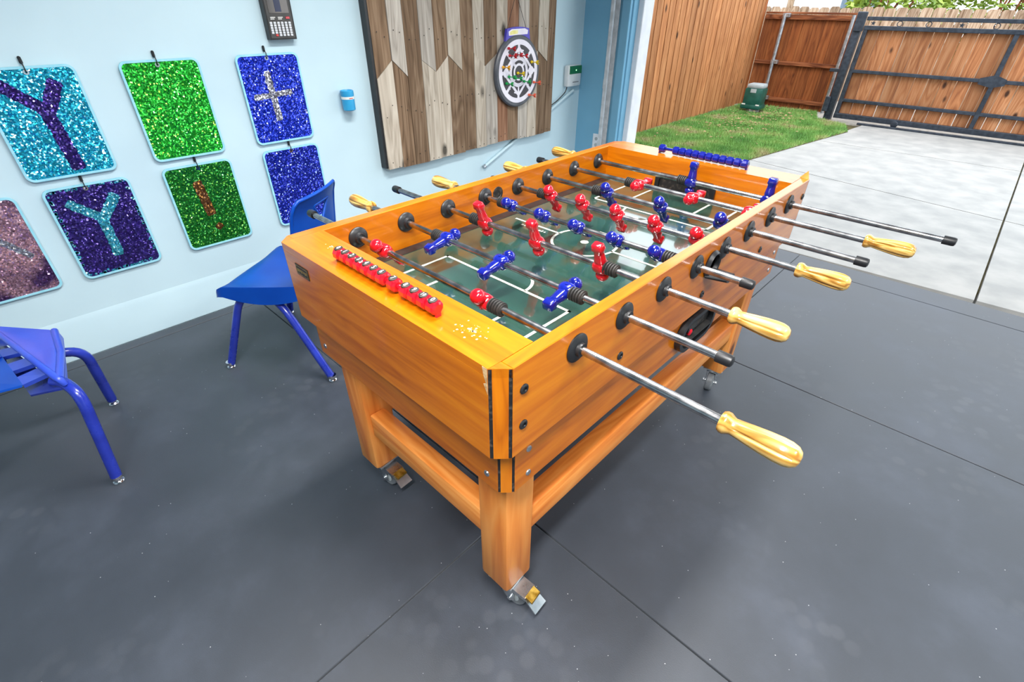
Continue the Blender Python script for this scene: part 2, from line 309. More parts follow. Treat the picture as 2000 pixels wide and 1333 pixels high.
tag(MB().box((WX-0.2, -3.5, -0.1), (3.5, -3.2, 2.5)).build('wall_back', M['wall']), kind='structure')
tag(MB().box((WX-0.2, -3.5, 2.5), (3.5, RY+0.13, 2.6)).build('ceiling', M['ceil']), kind='structure')
tag(MB().box((-1.83, RY-0.028, 0.0), (-1.765, RY, 2.2), 0.003).build('trim_1', M['wall_shaded']), kind='structure')
tag(MB().box((-1.80, RY+0.0, 0.0), (-1.755, RY+0.16, 2.2), 0.003).build('trim_2', M['wall_shaded']), kind='structure')
tag(MB().box((-1.78, RY+0.06, 0.0), (-1.715, RY+0.19, 2.2), 0.004).build('trim_3', M['white']), kind='structure')
tr = empty('door_track', (-1.875, RY-0.05, 0), 'vertical galvanised garage door track beside the shaded blue wall return', 'door track')
MB().box((-1.886, RY-0.075, 0.05), (-1.882, RY-0.02, 2.2)).box((-1.886, RY-0.079, 0.05), (-1.862, RY-0.075, 2.2)).box((-1.866, RY-0.075, 0.05), (-1.862, RY-0.062, 2.2)).build('channel', M['track'], tr)
MB().box((-1.882, RY-0.03, 0.05), (-1.845, RY-0.026, 2.2)).build('flange', M['track'], tr)
for z in (0.35, 0.78, 1.5): MB().box((-1.905, RY-0.06, z), (-1.886, RY-0.001, z+0.06), 0.002).build('bracket', M['track'], tr)
ot = empty('wall_outlet', (-1.95, RY, 0.39), 'white power outlet low on the shaded blue wall return', 'outlet')
MB().box((-1.985, RY-0.008, 0.335), (-1.915, RY, 0.45), 0.003).build('cover_plate', M['white'], ot)
for z in (0.37, 0.415): MB().lathe([(0.013, 0), (0.013, 0.003)], (-1.95, RY-0.008, z), (0, -1, 0), 14).build('socket', M['grey_lid'], ot)
for k, (lx, ly, ll, la, lw) in enumerate(LAMPS):
    e = empty('ceiling_light', (lx, ly, LAMP_Z), 'white shop light on the garage ceiling, ' + ('nearest the camera', 'nearest the posters', 'farthest from the posters')[k], 'ceiling light', 'shop lights on the ceiling')
    MB().box((lx-0.13, ly-ll/2-0.03, LAMP_Z), (lx+0.13, ly+ll/2+0.03, 2.5), 0.01).build('housing', M['white'], e)

# ------------------------------------------------------------------ foosball table
T = empty('foosball_table', (-0.3675, 0.525, 0), 'orange wood foosball table on casters with red and blue players', 'foosball table')
TX0, TX1, TY0, TY1 = -0.735, 0.0, -0.19, 1.225; ZB, ZT, ZP = 0.643, 0.841, 0.724; ZS = 0.524
IX0, IX1, IY0, IY1 = -0.705, -0.026, -0.088, 1.115; CH = 0.027
ROD_Z = 0.797; RY_ = [0.15*i for i in range(8)]
# long sides
MB().box((IX1, TY0+CH, ZB), (TX1, TY1-CH, ZT), 0.0015).build('side_panel', M['ven_y'], T)
MB().box((TX0, TY0+CH, ZB), (IX0, TY1-CH, ZT), 0.0015).build('side_panel', M['ven_y'], T)
# end boxes: front board, top board, inner board
for ya, yb, yi in ((TY0, IY0, 1), (TY1, IY1, -1)):
    o = MB(); o.prism([(TX0+CH, ya, ZT-0.018), (TX1-CH, ya, ZT-0.018), (IX1, ya+yi*CH, ZT-0.018), (IX1, yb, ZT-0.018), (IX0, yb, ZT-0.018), (IX0, ya+yi*CH, ZT-0.018)], (0, 0, 0.018))
    o.build('end_top', M['ven_x'], T)
    MB().box((TX0+CH, ya, ZB), (TX1-CH, ya+yi*0.02, ZT-0.018), 0.0008).build('end_panel', M['ven_x'], T)
    MB().box((IX0, yb-yi*0.015, ZP-0.02), (IX1, yb, ZT-0.018)).build('inner_end_panel', M['ven_x'], T)
# mitred corner strips with worn black edges
def corner(x, y, sx, sy, z0, z1, ch, nm):
    a = Vector((x-sx*ch, y, 0)); b = Vector((x, y-sy*ch, 0)); inn = Vector((-sx, -sy, 0)).normalized()*0.012
    d = (b-a); p = [a+d*0.16, a+d*0.84]
    MB().prism([(p[0].x, p[0].y, z0), (p[1].x, p[1].y, z0), (p[1].x+inn.x, p[1].y+inn.y, z0), (p[0].x+inn.x, p[0].y+inn.y, z0)], (0, 0, z1-z0)).build(nm, M['ven_z'], T)
    for q0, q1 in ((a, p[0]), (p[1], b)):
        MB().prism([(q0.x, q0.y, z0+0.002), (q1.x, q1.y, z0+0.002), (q1.x+inn.x, q1.y+inn.y, z0+0.002), (q0.x+inn.x, q0.y+inn.y, z0+0.002)], (0, 0, z1-z0-0.003)).build('edge_strip', M['edge_black'], T)
for x, sx in ((TX0, -1), (TX1, 1)):
    for y, sy in ((TY0, -1), (TY1, 1)): corner(x, y, sx, sy, ZB, ZT-0.001, CH, 'corner_strip')
# triangular top infill at the four mitred corners
for x, sx, ix in ((TX0, -1, IX0), (TX1, 1, IX1)):
    for y, sy in ((TY0, -1), (TY1, 1)):
        MB().prism([(x, y-sy*CH, ZT-0.018), (x-sx*CH, y, ZT-0.018), (ix, y-sy*CH, ZT-0.018)], (0, 0, 0.0175)).build('corner_top', M['ven_x'], T)
# lower skirt
SX0, SX1, SY0, SY1 = TX0+0.014, TX1-0.012, TY0+0.025, TY1-0.05
for x in (SX0, SX1-0.02): MB().box((x, SY0+0.022, ZS), (x+0.02, SY1-0.022, ZB), 0.001).build('skirt_panel', M['ven_y'], T)
for y in (SY0, SY1-0.02): MB().box((SX0+0.022, y, ZS), (SX1-0.022, y+0.02, ZB), 0.001).build('skirt_panel', M['ven_x'], T)
for x, sx in ((SX0, -1), (SX1, 1)):
    for y, sy in ((SY0, -1), (SY1, 1)): corner(x, y, sx, sy, ZS, ZB, 0.022, 'skirt_corner_strip')
MB().box((SX0+0.02, SY0+0.02, ZS+0.02), (SX1-0.02, SY1-0.02, ZS+0.03)).build('bottom_panel', M['leg_y'], T)
# playfield
MB().box((IX0, IY0, ZP-0.012), (IX1, IY1, ZP)).build('playfield', M['field'], T)
for x0, x1 in ((IX0, IX0+0.036), (IX1-0.036, IX1)): MB().box((x0, IY0, ZP), (x1, IY1, ZP+0.0008)).build('side_border', M['black'], T)
LZ = ZP+0.0004; lw_ = 0.0075; CX, CY = -0.3675, 0.525
def fline(a, b, w=lw_):
    a = Vector((a[0], a[1], LZ)); b = Vector((b[0], b[1], LZ)); d = (b-a).normalized(); n = Vector((-d.y, d.x, 0))*w/2; a -= d*w/2; b += d*w/2
    return MB().prism([a-n, b-n, b+n, a+n], (0, 0, 0.0004)).build('field_line', M['line'], T)
def farc(cx, cy, r, a0, a1, n=28):
    o = MB(); P = [(cx+math.cos(a0+(a1-a0)*k/n), cy+math.sin(a0+(a1-a0)*k/n)) for k in range(n+1)]
    vs = []; 
    for k in range(n+1):
        a = a0+(a1-a0)*k/n; vs += [(cx+(r-lw_/2)*math.cos(a), cy+(r-lw_/2)*math.sin(a), LZ+0.0004), (cx+(r+lw_/2)*math.cos(a), cy+(r+lw_/2)*math.sin(a), LZ+0.0004)]
    return o.add(vs, [(2*k, 2*k+1, 2*k+3, 2*k+2) for k in range(n)]).build('field_line', M['line'], T)
for sgn in (-1, 1):
    yg = CY+sgn*(CY-IY0 if sgn < 0 else IY1-CY); yp = CY+sgn*0.339; ys2 = CY+sgn*0.44
    fline((CX-0.21, yg), (CX-0.21, yp)); fline((CX-0.21, yp), (CX+0.21, yp)); fline((CX+0.21, yp), (CX+0.21, yg))
    fline((CX-0.115, yg), (CX-0.115, ys2)); fline((CX-0.115, ys2), (CX+0.115, ys2)); fline((CX+0.115, ys2), (CX+0.115, yg))
    farc(CX, yp, 0.075, 0 if sgn < 0 else PI, PI if sgn < 0 else 2*PI)
    MB().lathe([(0.011, 0), (0.011, 0.0005)], (CX, CY+sgn*0.27, LZ), (0, 0, 1), 18).build('field_dot', M['line'], T)
fline((CX-0.27, CY), (CX-0.095, CY)); fline((CX+0.095, CY), (CX+0.27, CY)); farc(CX, CY, 0.095, 0, 2*PI, 48)
MB().lathe([(0.012, 0), (0.012, 0.0005)], (CX, CY, LZ), (0, 0, 1), 18).build('field_dot', M['line'], T)
tx = MB()
for k in range(9):
    x = CX-0.225+0.0115*k; tx.box((x, CY-0.029, LZ), (x+0.008-0.002*(k % 3), CY-0.021+0.002*(k % 2), LZ+0.0004))
tx.build('field_print', M['line'], T)
# goals
for y, yi in ((IY1, -1), (IY0, 1)):
    g = MB(); pts = [(CX-0.115, ZP+0.001), (CX+0.115, ZP+0.001), (CX+0.115, ZP+0.045), (CX+0.10, ZP+0.064), (CX-0.10, ZP+0.064), (CX-0.115, ZP+0.045)]
    inn = [(CX-0.10, ZP+0.006), (CX+0.10, ZP+0.006), (CX+0.10, ZP+0.040), (CX+0.09, ZP+0.053), (CX-0.09, ZP+0.053), (CX-0.10, ZP+0.040)]
    go = g.ringprism([(a, y, b) for a, b in pts], [(a, y, b) for a, b in inn], (0, yi*0.008, 0)).build('goal_frame', M['black'], T)
    MB().prism([(a, y+yi*0.0005, b) for a, b in inn], (0, yi*0.001, 0)).build('goal_mouth', M['edge_black'], go)
# bearings
bear = MB().lathe([(0.027, 0), (0.027, 0.003), (0.024, 0.007), (0.015, 0.010), (0.0125, 0.017), (0.0095, 0.017)], (0, 0, 0), (1, 0, 0), 26).mesh('bearing', M['black'])
bear2 = MB().lathe([(0.0285, 0), (0.0285, 0.0025), (0.026, 0.0045), (0.0135, 0.0065), (0.0125, 0.013), (0.0095, 0.013)], (0, 0, 0), (1, 0, 0), 26).mesh('bearing', M['black'])
for y in RY_:
    inst(bear, 'bearing', T, (IX0+0.3675, y-0.525, ROD_Z)); inst(bear2, 'bearing', T, (TX1+0.3675, y-0.525, ROD_Z))
# bolts, screws
bolt = MB().lathe([(0.0095, 0), (0.0095, 0.002), (0.0075, 0.0035), (0.0045, 0.0035), (0.004, 0.001)], (0, 0, 0), (1, 0, 0), 16).mesh('bolt', M['black'])
for y, z in ((-0.137, 0.786), (-0.137, 0.708), (0.158, 0.697), (0.526, 0.695), (0.90, 0.697), (1.18, 0.79), (1.18, 0.705)): inst(bolt, 'bolt', T, (TX1+0.3675, y-0.525, z))
scr = MB().lathe([(0.007, 0), (0.006, 0.002), (0.002, 0.0025)], (0, 0, 0), (1, 0, 0), 14).mesh('screw', M['zinc'])
for y, z in ((SY0+0.06, 0.615), (SY0+0.06, 0.55), (SY1-0.06, 0.615), (SY1-0.06, 0.55)): inst(scr, 'screw', T, (SX1+0.3675, y-0.525, z))
for x in (SX0+0.05, SX1-0.052): inst(scr, 'screw', T, (x+0.3675, SY0-0.525, 0.555), (0, 0, -PI/2))
# chipped corner, torn veneer, scuffs
MB().prism([(TX1-CH-0.001, TY0-0.0006, ZT-0.001), (TX1-CH-0.012, TY0-0.0006, ZT-0.001), (TX1-CH-0.009, TY0-0.0006, ZT-0.018), (TX1-CH-0.004, TY0-0.0006, ZT-0.03), (TX1-CH-0.010, TY0-0.0006, ZT-0.034), (TX1-CH-0.001, TY0-0.0006, ZT-0.052)], (0, 0.001, 0)).build('chipped_edge', M['chip'], T)
MB().prism([(TX1-0.03, TY1-0.02, ZT), (TX1-0.002, TY1-CH, ZT), (TX1-0.012, TY1-0.018, ZT+0.022)], (-0.001, -0.0025, 0)).build('torn_veneer', M['leg_z'], T)
sc = MB()
for k in range(40):
    a = rnd.random()*2*PI; r = abs(rnd.gauss(0, 0.018)); s_ = rnd.uniform(0.0006, 0.0028); c = (-0.12+r*math.cos(a)*1.5, -0.135+r*math.sin(a), ZT)
    sc.prism([(c[0]+s_*math.cos(q)*rnd.uniform(0.5, 1.2), c[1]+s_*math.sin(q)*rnd.uniform(0.5, 1.2), ZT) for q in (0, 1.05, 2.1, 3.14, 4.2, 5.2)], (0, 0, 0.0002))
for k in range(14):
    a = rnd.random()*2*PI; r = abs(rnd.gauss(0, 0.009)); s_ = rnd.uniform(0.0006, 0.002); c = (-0.60+r*math.cos(a), -0.125+r*math.sin(a), ZT)
    sc.prism([(c[0]+s_*math.cos(q), c[1]+s_*math.sin(q), ZT) for q in (0, 1.05, 2.1, 3.14, 4.2, 5.2)], (0, 0, 0.0002))
sc.build('scuff_marks', M['scuff'], T)
# name plate
npl = MB().box((-0.658, TY0-0.0015, 0.779), (-0.600, TY0, 0.806), 0.0005).build('name_plate', M['edge_black'], T)
q = MB().ringprism([(-0.655, TY0-0.0019, 0.782), (-0.603, TY0-0.0019, 0.782), (-0.603, TY0-0.0019, 0.803), (-0.655, TY0-0.0019, 0.803)], [(-0.6535, TY0-0.0019, 0.7835), (-0.6045, TY0-0.0019, 0.7835), (-0.6045, TY0-0.0019, 0.8015), (-0.6535, TY0-0.0019, 0.8015)], (0, 0.0006, 0))
for k in range(8): q.box((-0.651+0.0056*k, TY0-0.0019, 0.788+0.001*(k % 3)), (-0.6475+0.0056*k, TY0-0.0012, 0.796))
q.build('plate_print', M['brass'], npl)
# ball entry cup and ball return
ec = MB().lathe([(0.034, 0), (0.036, 0.004), (0.030, 0.012), (0.026, 0.010), (0.022, -0.02)], (TX1, 0.535, 0.775), (1, 0, 0), 28).build('ball_entry_cup', M['black'], T)
MB().loft([[(TX1+0.004+0.045*f, 0.535+0.030*math.cos(a)*(1-0.25*f)+0.02*f, 0.752-0.006*f+0.010*math.sin(a)) for a in [2*PI*k/16 for k in range(16)]] for f in (0, 0.5, 0.85, 1.0)]).build('entry_lip', M['black'], ec)
def stadium(y0, y1, zc, r, n=14):
    return [(y1-r+r*math.cos(a), zc+r*math.sin(a)) for a in [-PI/2+PI*k/n for k in range(n+1)]]+[(y0+r+r*math.cos(a), zc+r*math.sin(a)) for a in [PI/2+PI*k/n for k in range(n+1)]]
br = MB().ringprism([(SX1+0.0, a, b) for a, b in stadium(0.455, 0.655, 0.582, 0.050)], [(SX1+0.0, a, b) for a, b in stadium(0.468, 0.642, 0.582, 0.039)], (0.017, 0, 0)).build('ball_return_tray', M['black'], T)
MB().prism([(SX1+0.0015, a, b) for a, b in stadium(0.466, 0.644, 0.582, 0.041)], (0.001, 0, 0)).build('tray_back', M['edge_black'], br)
MB().box((SX1+0.003, 0.48, 0.566), (SX1+0.02, 0.63, 0.570)).box((SX1+0.003, 0.50, 0.59), (SX1+0.012, 0.55, 0.612)).build('tray_shelf', M['rubber'], br)
MB().lathe([(0.006, 0), (0.006, 0.012), (0.004, 0.016)], (SX1+0.008, 0.515, 0.578), (0.3, 0, 1), 12).build('red_tab', M['red'], br)
MB().lathe([(0.021, 0), (0.021, 0.002), (0.015, 0.002), (0.014, 0.0005)], (IX0, 0.507, 0.795), (1, 0, 0), 24).build('ball_hole', M['edge_black'], T)
# score counters
def counter(y, z, x0, dx, mat, nums, gaps, facing):
    e = empty('score_counter', (x0+dx*6-T.location.x, y-T.location.y, z), parent=T)
    wx, wy, wz = x0+dx*6, y, z
    sgn = 1 if dx > 0 else -1
    prof = [(0.0085, -0.0128), (0.0125, -0.0105), (0.0145, -0.0070), (0.0145, 0.0070), (0.0125, 0.0105), (0.0085, 0.0128)]
    bead = MB().lathe(prof, (0, 0, 0), (1, 0, 0), 10, u=(0, math.cos(PI/10), math.sin(PI/10))).mesh('score_bead', mat, smooth=25)
    x = 0; n = 0
    for i, num in enumerate(nums):
        x = (i-6)*dx+gaps[i]
        inst(bead, 'score_bead', e, (x, 0, 0), (rnd.uniform(-0.06, 0.06), 0, 0))
        if facing:
            d = MB().lathe([(0.0088, -0.003), (0.0088, 0.0004), (0.0080, 0.0008)], (0, 0, 0), (0, 0, 1), 18)
            dm = d.mesh('number_ring', M['edge_black']); inst(dm, 'number_ring', e, (x, -0.0015, 0.0137), (0.1, 0, 0))
            tm = text_mesh('bead_number', num, 0.0145 if len(num) == 1 else 0.0115, M['white_print']); inst(tm, 'bead_number', e, (x, -0.0015, 0.0146), (0.1, 0, 0))
    xa = -6*dx+gaps[0]; xb = x
    MB().tube([(min(xa, xb)-0.01, 0, 0), (max(xa, xb)+0.01, 0, 0)], 0.005, 10).build('score_bar', mat, e, loc=(0, 0, 0))
    for xx in (xa-0.009*sgn, xb+0.009*sgn): MB().box((xx-0.003, -0.006, -0.0175), (xx+0.003, 0.006, -0.005), 0.001).build('score_foot', mat, e, loc=(0, 0, 0))
counter(-0.146, ZT+0.0165, -0.519, 0.0262, M['red'], ['0', '1', '2', '3', '4', '5', '6', '7', '8', '9', '10', '0'], [0.0]*7+[0.011]+[0.024]*4, True)
counter(TY1-0.06, ZT+0.0165, -0.198, -0.0250, M['blue'], ['']*12, [0.0]*11+[-0.03], False)
# rods with players
def superell(a, b, z, n=16, p=2.6, oy=0.0):
    r = []
    for k in range(n):
        t_ = 2*PI*k/n; c, s_ = math.cos(t_), math.sin(t_)
        r.append((a*math.copysign(abs(c)**(2/p), c), oy+b*math.copysign(abs(s_)**(2/p), s_), z))
    return r
def man_mesh(name, mat):
    o = MB(); lv = [(0.0078, 0.0062, -0.066, 6, 0.001), (0.0088, 0.0076, -0.064, 6, 0.001), (0.0100, 0.0090, -0.050, 6, 0.0), (0.0085, 0.0075, -0.046, 3, 0), (0.0088, 0.0072, -0.036, 2.6, 0), (0.0098, 0.0078, -0.026, 2.6, 0),
        (0.0105, 0.0090, -0.016, 2.6, 0), (0.0092, 0.0085, -0.012, 2.6, 0), (0.0125, 0.0115, -0.008, 3.2, 0), (0.0150, 0.0130, 0.0, 3.2, 0), (0.0150, 0.0125, 0.009, 3.0, 0), (0.0120, 0.0100, 0.0145, 2.4, 0), (0.0070, 0.0070, 0.0175, 2, 0)]
    o.loft([superell(a*1.38, b*1.32, z, 18, p, oy) for a, b, z, p, oy in lv])
    o.lathe([(0.0068, 0.016), (0.009, 0.019), (0.0150, 0.022), (0.0163, 0.0265), (0.0160, 0.031), (0.0142, 0.0365), (0.0105, 0.0405), (0.0055, 0.0425)], (0, 0, 0), (0, 0, 1), 20)
    o.tube([(0.0, -0.0165, 0.002), (0.0, -0.0185, 0.002)], 0.0038, 10)
    return o.mesh(name, mat, smooth=50)
man = {'r': man_mesh('player', M['red']), 'b': man_mesh('player', M['blue'])}
bump_o = MB()
for k in range(5): bump_o.lathe([(0.012, -0.0165+0.0068*k), (0.0155, -0.0155+0.0068*k), (0.0155, -0.0125+0.0068*k), (0.012, -0.0112+0.0068*k), (0.012, -0.0100+0.0068*k)], (0, 0, 0), (1, 0, 0), 20)
bumper = bump_o.mesh('bumper', M['rubber'])
hp = [(0.0085, 0.0), (0.0150, 0.001), (0.0172, 0.005), (0.0172, 0.010), (0.0145, 0.015), (0.0128, 0.019), (0.0138, 0.028), (0.0158, 0.045), (0.0178, 0.065), (0.0188, 0.082), (0.0184, 0.094), (0.0160, 0.103), (0.0110, 0.109), (0.0050, 0.111)]
def flute(i, a):
    if i < 6 or i > 10: return 1.0
    return 1.0-0.17*max(0.0, math.cos(6*a))**4
handle = MB().lathe(hp, (0, 0, 0), (1, 0, 0), 96, mod=flute).mesh('handle', M['handle'], smooth=40)
cap = MB().lathe([(0.0112, 0), (0.0112, 0.022), (0.0100, 0.0265), (0.006, 0.0285)], (0, 0, 0), (1, 0, 0), 20).mesh('end_cap', M['black'])
RODS = [  # team, player x, (up_y, up_z), right kind/x, left kind/x, bumpers x
    ('r', [-0.585, -0.232], (-0.72, 0.69), ('h', 0.262), ('c', -0.93), [-0.612, -0.198]),
    ('b', [-0.532, -0.338, -0.142], (0.985, 0.17), ('c', 0.188), ('h', -0.868), [-0.562, -0.113]),
    ('r', [-0.548, -0.358, -0.160], (0.36, -0.93), ('h', 0.146), ('c', -0.945), [-0.582, -0.132]),
    ('b', [-0.588, -0.460, -0.340, -0.218, -0.098], (-0.86, 0.51), ('c', 0.105), ('h', -0.845), [-0.622, -0.066]),
    ('r', [-0.560, -0.437, -0.315, -0.193, -0.072], (-0.58, 0.81), ('h', 0.170), ('c', -0.80), [-0.594, -0.040]),
    ('b', [-0.452, -0.262, -0.076], (-0.62, 0.78), ('c', 0.254), ('h', -0.80), [-0.490, -0.044]),
    ('r', [-0.428, -0.236, -0.055], (-1.0, 0.02), ('h', 0.238), ('c', -0.852), [-0.462, -0.040]),
    ('b', [-0.318, -0.062], (0.0, -1.0), ('c', 0.384), ('h', -0.818), [-0.350, -0.040])]
for i, (team, mx_, (uy, uz), (rk, rx), (lk, lx), bx) in enumerate(RODS):
    y = RY_[i]; base = (0-T.location.x, y-T.location.y, ROD_Z)
    r = MB().tube([(lx-0.005, 0, 0), (rx+0.005, 0, 0)], 0.0078, 16).build('rod', M['steel'], T, loc=base)
    th = math.atan2(-uy, uz)
    for x in mx_: inst(man[team], 'player', r, (x, 0, 0), (th, 0, 0))
    for x in bx: inst(bumper, 'bumper', r, (x, 0, 0), (0, 0, 0))
    inst(handle if rk == 'h' else cap, 'handle' if rk == 'h' else 'end_cap', r, (rx, 0, 0), (rnd.uniform(0, 1.0), 0, 0))
    inst(handle if lk == 'h' else cap, 'handle' if lk == 'h' else 'end_cap', r, (lx, 0, 0), (rnd.uniform(0, 1.0), 0, PI))
# legs, stretchers, casters
def leg(x0, x1, y0, y1): MB().box((x0, y0, 0.100), (x1, y1, ZS+0.02), 0.010).build('leg', M['leg_z'], T)
LX = [(SX0+0.030, SX0+0.120), (SX1-0.122, SX1-0.032)]; LY = [(SY0+0.033, SY0+0.123), (SY1-0.107, SY1-0.017)]
for x0, x1 in LX:
    for y0, y1 in LY: leg(x0, x1, y0, y1)
for y0, y1 in LY: MB().box((LX[0][1], y0+0.012, 0.245), (LX[1][0], y0+0.062, 0.325), 0.006).build('stretcher', M['leg_x'], T)
for x0, x1 in ((LX[0][0]+0.008, LX[0][0]+0.055), (LX[1][1]-0.058, LX[1][1]-0.008)): MB().box((x0, LY[0][1], 0.262), (x1, LY[1][0], 0.342), 0.006).build('stretcher', M['leg_y'], T)
def caster(x, y, rz, brake):
    e = empty('caster', (x-T.location.x, y-T.location.y, 0), parent=T); e.rotation_euler = (0, 0, rz)
    R = 0.037
    def add(mb, n, m, **k): return mb.build(n, m, e, loc=(0, 0, 0), **k)
    cx = 0.024   # wheel trails along +x
    add(MB().box((-0.036, -0.036, 0.093), (0.036, 0.036, 0.100), 0.001), 'mounting_plate', M['zinc'])
    add(MB().lathe([(0.026, 0.080), (0.028, 0.084), (0.028, 0.090), (0.022, 0.094)], (0, 0, 0), (0, 0, 1), 24), 'swivel', M['zinc'])
    add(MB().lathe([(0.020, -0.013), (R-0.003, -0.013), (R, -0.009), (R, 0.009), (R-0.003, 0.013), (0.020, 0.013)], (cx, 0, R), (0, 1, 0), 32), 'wheel', M['wheel'])
    add(MB().lathe([(0.004, -0.0155), (0.021, -0.0135), (0.021, 0.0135), (0.004, 0.0155)], (cx, 0, R), (0, 1, 0), 24), 'hub', M['grey_lid'])
    f = MB()
    for s_ in (-1, 1): f.prism([(-0.022, s_*0.018, 0.084), (0.030, s_*0.018, 0.084), (0.036, s_*0.018, 0.030), (0.024, s_*0.018, 0.022), (0.012, s_*0.018, 0.030)], (0, s_*0.003, 0))
    f.box((-0.022, -0.018, 0.082), (0.030, 0.018, 0.085)); add(f, 'fork', M['zinc'])
    add(MB().tube([(cx, -0.027, R), (cx, 0.027, R)], 0.006, 12), 'axle', M['zinc'])
    if brake:
        add(MB().prism([(0.024, -0.022, 0.085), (0.070, -0.022, 0.078), (0.070, -0.022, 0.068), (0.024, -0.022, 0.066)], (0, 0.044, 0)), 'brake_housing', M['zinc'])
        add(MB().prism([(0.068, -0.018, 0.081), (0.088, -0.018, 0.074), (0.089, -0.018, 0.068), (0.069, -0.018, 0.072)], (0, 0.036, 0)), 'brake_tab', M['brass'])
        add(MB().prism([(0.066, -0.020, 0.069), (0.100, -0.022, 0.040), (0.102, 0.022, 0.040), (0.066, 0.020, 0.069)], (0.003, 0, 0.003)), 'brake_pedal', M['zinc'])
cxm = [(a+b)/2 for a, b in LX]; cym = [(a+b)/2 for a, b in LY]
caster(cxm[1]+0.006, cym[0], 0.12, True); caster(cxm[0]+0.006, cym[0], 0.10, True)
caster(cxm[1]-0.0, cym[1], -1.35, False); caster(cxm[0], cym[1], 2.2, False)

# ------------------------------------------------------------------ chairs
def arcpath(pts, r=0.05, n=6):
    P = [Vector(q) for q in pts]; out = [P[0]]
    for i in range(1, len(P)-1):
        a = (P[i-1]-P[i]); b = (P[i+1]-P[i]); ra = min(r, a.length*0.49); rb = min(r, b.length*0.49); p0 = P[i]+a.normalized()*ra; p1 = P[i]+b.normalized()*rb
        for k in range(n+1):
            t_ = k/n; out.append((1-t_)**2*p0+2*t_*(1-t_)*P[i]+t_*t_*p1)
    out.append(P[-1]); return out
def glide(mb, x, y): return mb.lathe([(0.015, 0), (0.017, 0.003), (0.015, 0.007), (0.008, 0.011), (0.010, 0.014), (0.0165, 0.016), (0.0165, 0.027)], (x, y, 0), (0, 0, 1), 18)
# chair beside the posters: local +y forward, origin between the feet
C1 = empty('school_chair', (-1.553, 0.115, 0), 'royal blue plastic school chair tucked behind the table corner, triangular hole in its back', 'chair', rz=math.radians(213-90))
def chair_legs(C, mat, seatz):
    for sx in (-1, 1):
        MB().tube(arcpath([(sx*0.13, 0.02, seatz-0.03), (sx*0.165, 0.13, seatz-0.032), (sx*0.228, 0.228, 0.018)], 0.075), 0.0152, 14).build('leg', mat, C, loc=(0, 0, 0))
        MB().tube(arcpath([(sx*0.13, 0.06, seatz-0.034), (sx*0.17, -0.05, seatz-0.045), (sx*0.228, -0.232, 0.018)], 0.075), 0.0152, 14).build('leg', mat, C, loc=(0, 0, 0))
        for yy in (0.232, -0.238): glide(MB(), sx*0.230, yy).build('foot_glide', M['chrome'], C, loc=(0, 0, 0))
chair_legs(C1, M['chair_leg'], 0.36)
def seat_shell(zs, mat, C):
    nu, nv = 17, 15; top = []; th = 0.006
    for j in range(nv):
        v = j/(nv-1); y = 0.225-0.40*v
        half = 0.205-0.035*v**2
        if j == 0: half -= 0.016
        row = []
        for i in range(nu):
            u = -1+2*i/(nu-1); x = u*half
            z = zs+0.022*max(0, abs(u)-0.55)**2*8*(0.35+0.65*v)-0.018*(1-u*u)*math.sin(PI*min(1, v*1.1))
            f_ = max(0.0, (0.16-v)/0.16); z -= 0.030*f_*f_
            if abs(u) > 0.92: z -= 0.004
            row.append((x, y-0.015*(abs(u)**3)*f_, z))
        top.append(row)
    vs = [q for r in top for q in r]; n = len(vs); vs += [(x, y, z-th) for x, y, z in vs]
    fs = []
    for j in range(nv-1):
        for i in range(nu-1):
            a = j*nu+i; fs += [(a, a+1, a+nu+1, a+nu), (n+a, n+a+nu, n+a+nu+1, n+a+1)]
    rim = [i for i in range(nu)]+[j*nu+nu-1 for j in range(1, nv)]+[(nv-1)*nu+i for i in range(nu-2, -1, -1)]+[j*nu for j in range(nv-2, 0, -1)]
    for k in range(len(rim)):
        a, b = rim[k], rim[(k+1) % len(rim)]; fs.append((a, n+a, n+b, b))
    MB().add(vs, fs).build('seat', mat, C, loc=(0, 0, 0), smooth=60)
    # rolled side skirt
    s = MB()
    for sx in (-1, 1):
        A = []; B = []
        for j in range(nv):
            x, y, z = top[j][0 if sx < 0 else nu-1]; dep = 0.012+0.060*math.sin(PI*min(1, (j/(nv-1))*0.75+0.05)); A.append((x, y, z)); B.append((x+sx*0.006, y, z-dep))
        k = len(A); vs = A+B+[(x-sx*0.005, y, z) for x, y, z in A]+[(x-sx*0.005, y, z) for x, y, z in B]
        fs = [(i, i+1, k+i+1, k+i) for i in range(k-1)]+[(2*k+i, 3*k+i, 3*k+i+1, 2*k+i+1) for i in range(k-1)]+[(k+i, k+i+1, 3*k+i+1, 3*k+i) for i in range(k-1)]+[(0, k, 3*k, 2*k), (k-1, 3*k-1, 4*k-1, 2*k-1)[::1]]
        s.add(vs, fs)
    s.build('seat_skirt', mat, C, loc=(0, 0, 0), smooth=60)
seat_shell(0.365, M['chair'], C1)
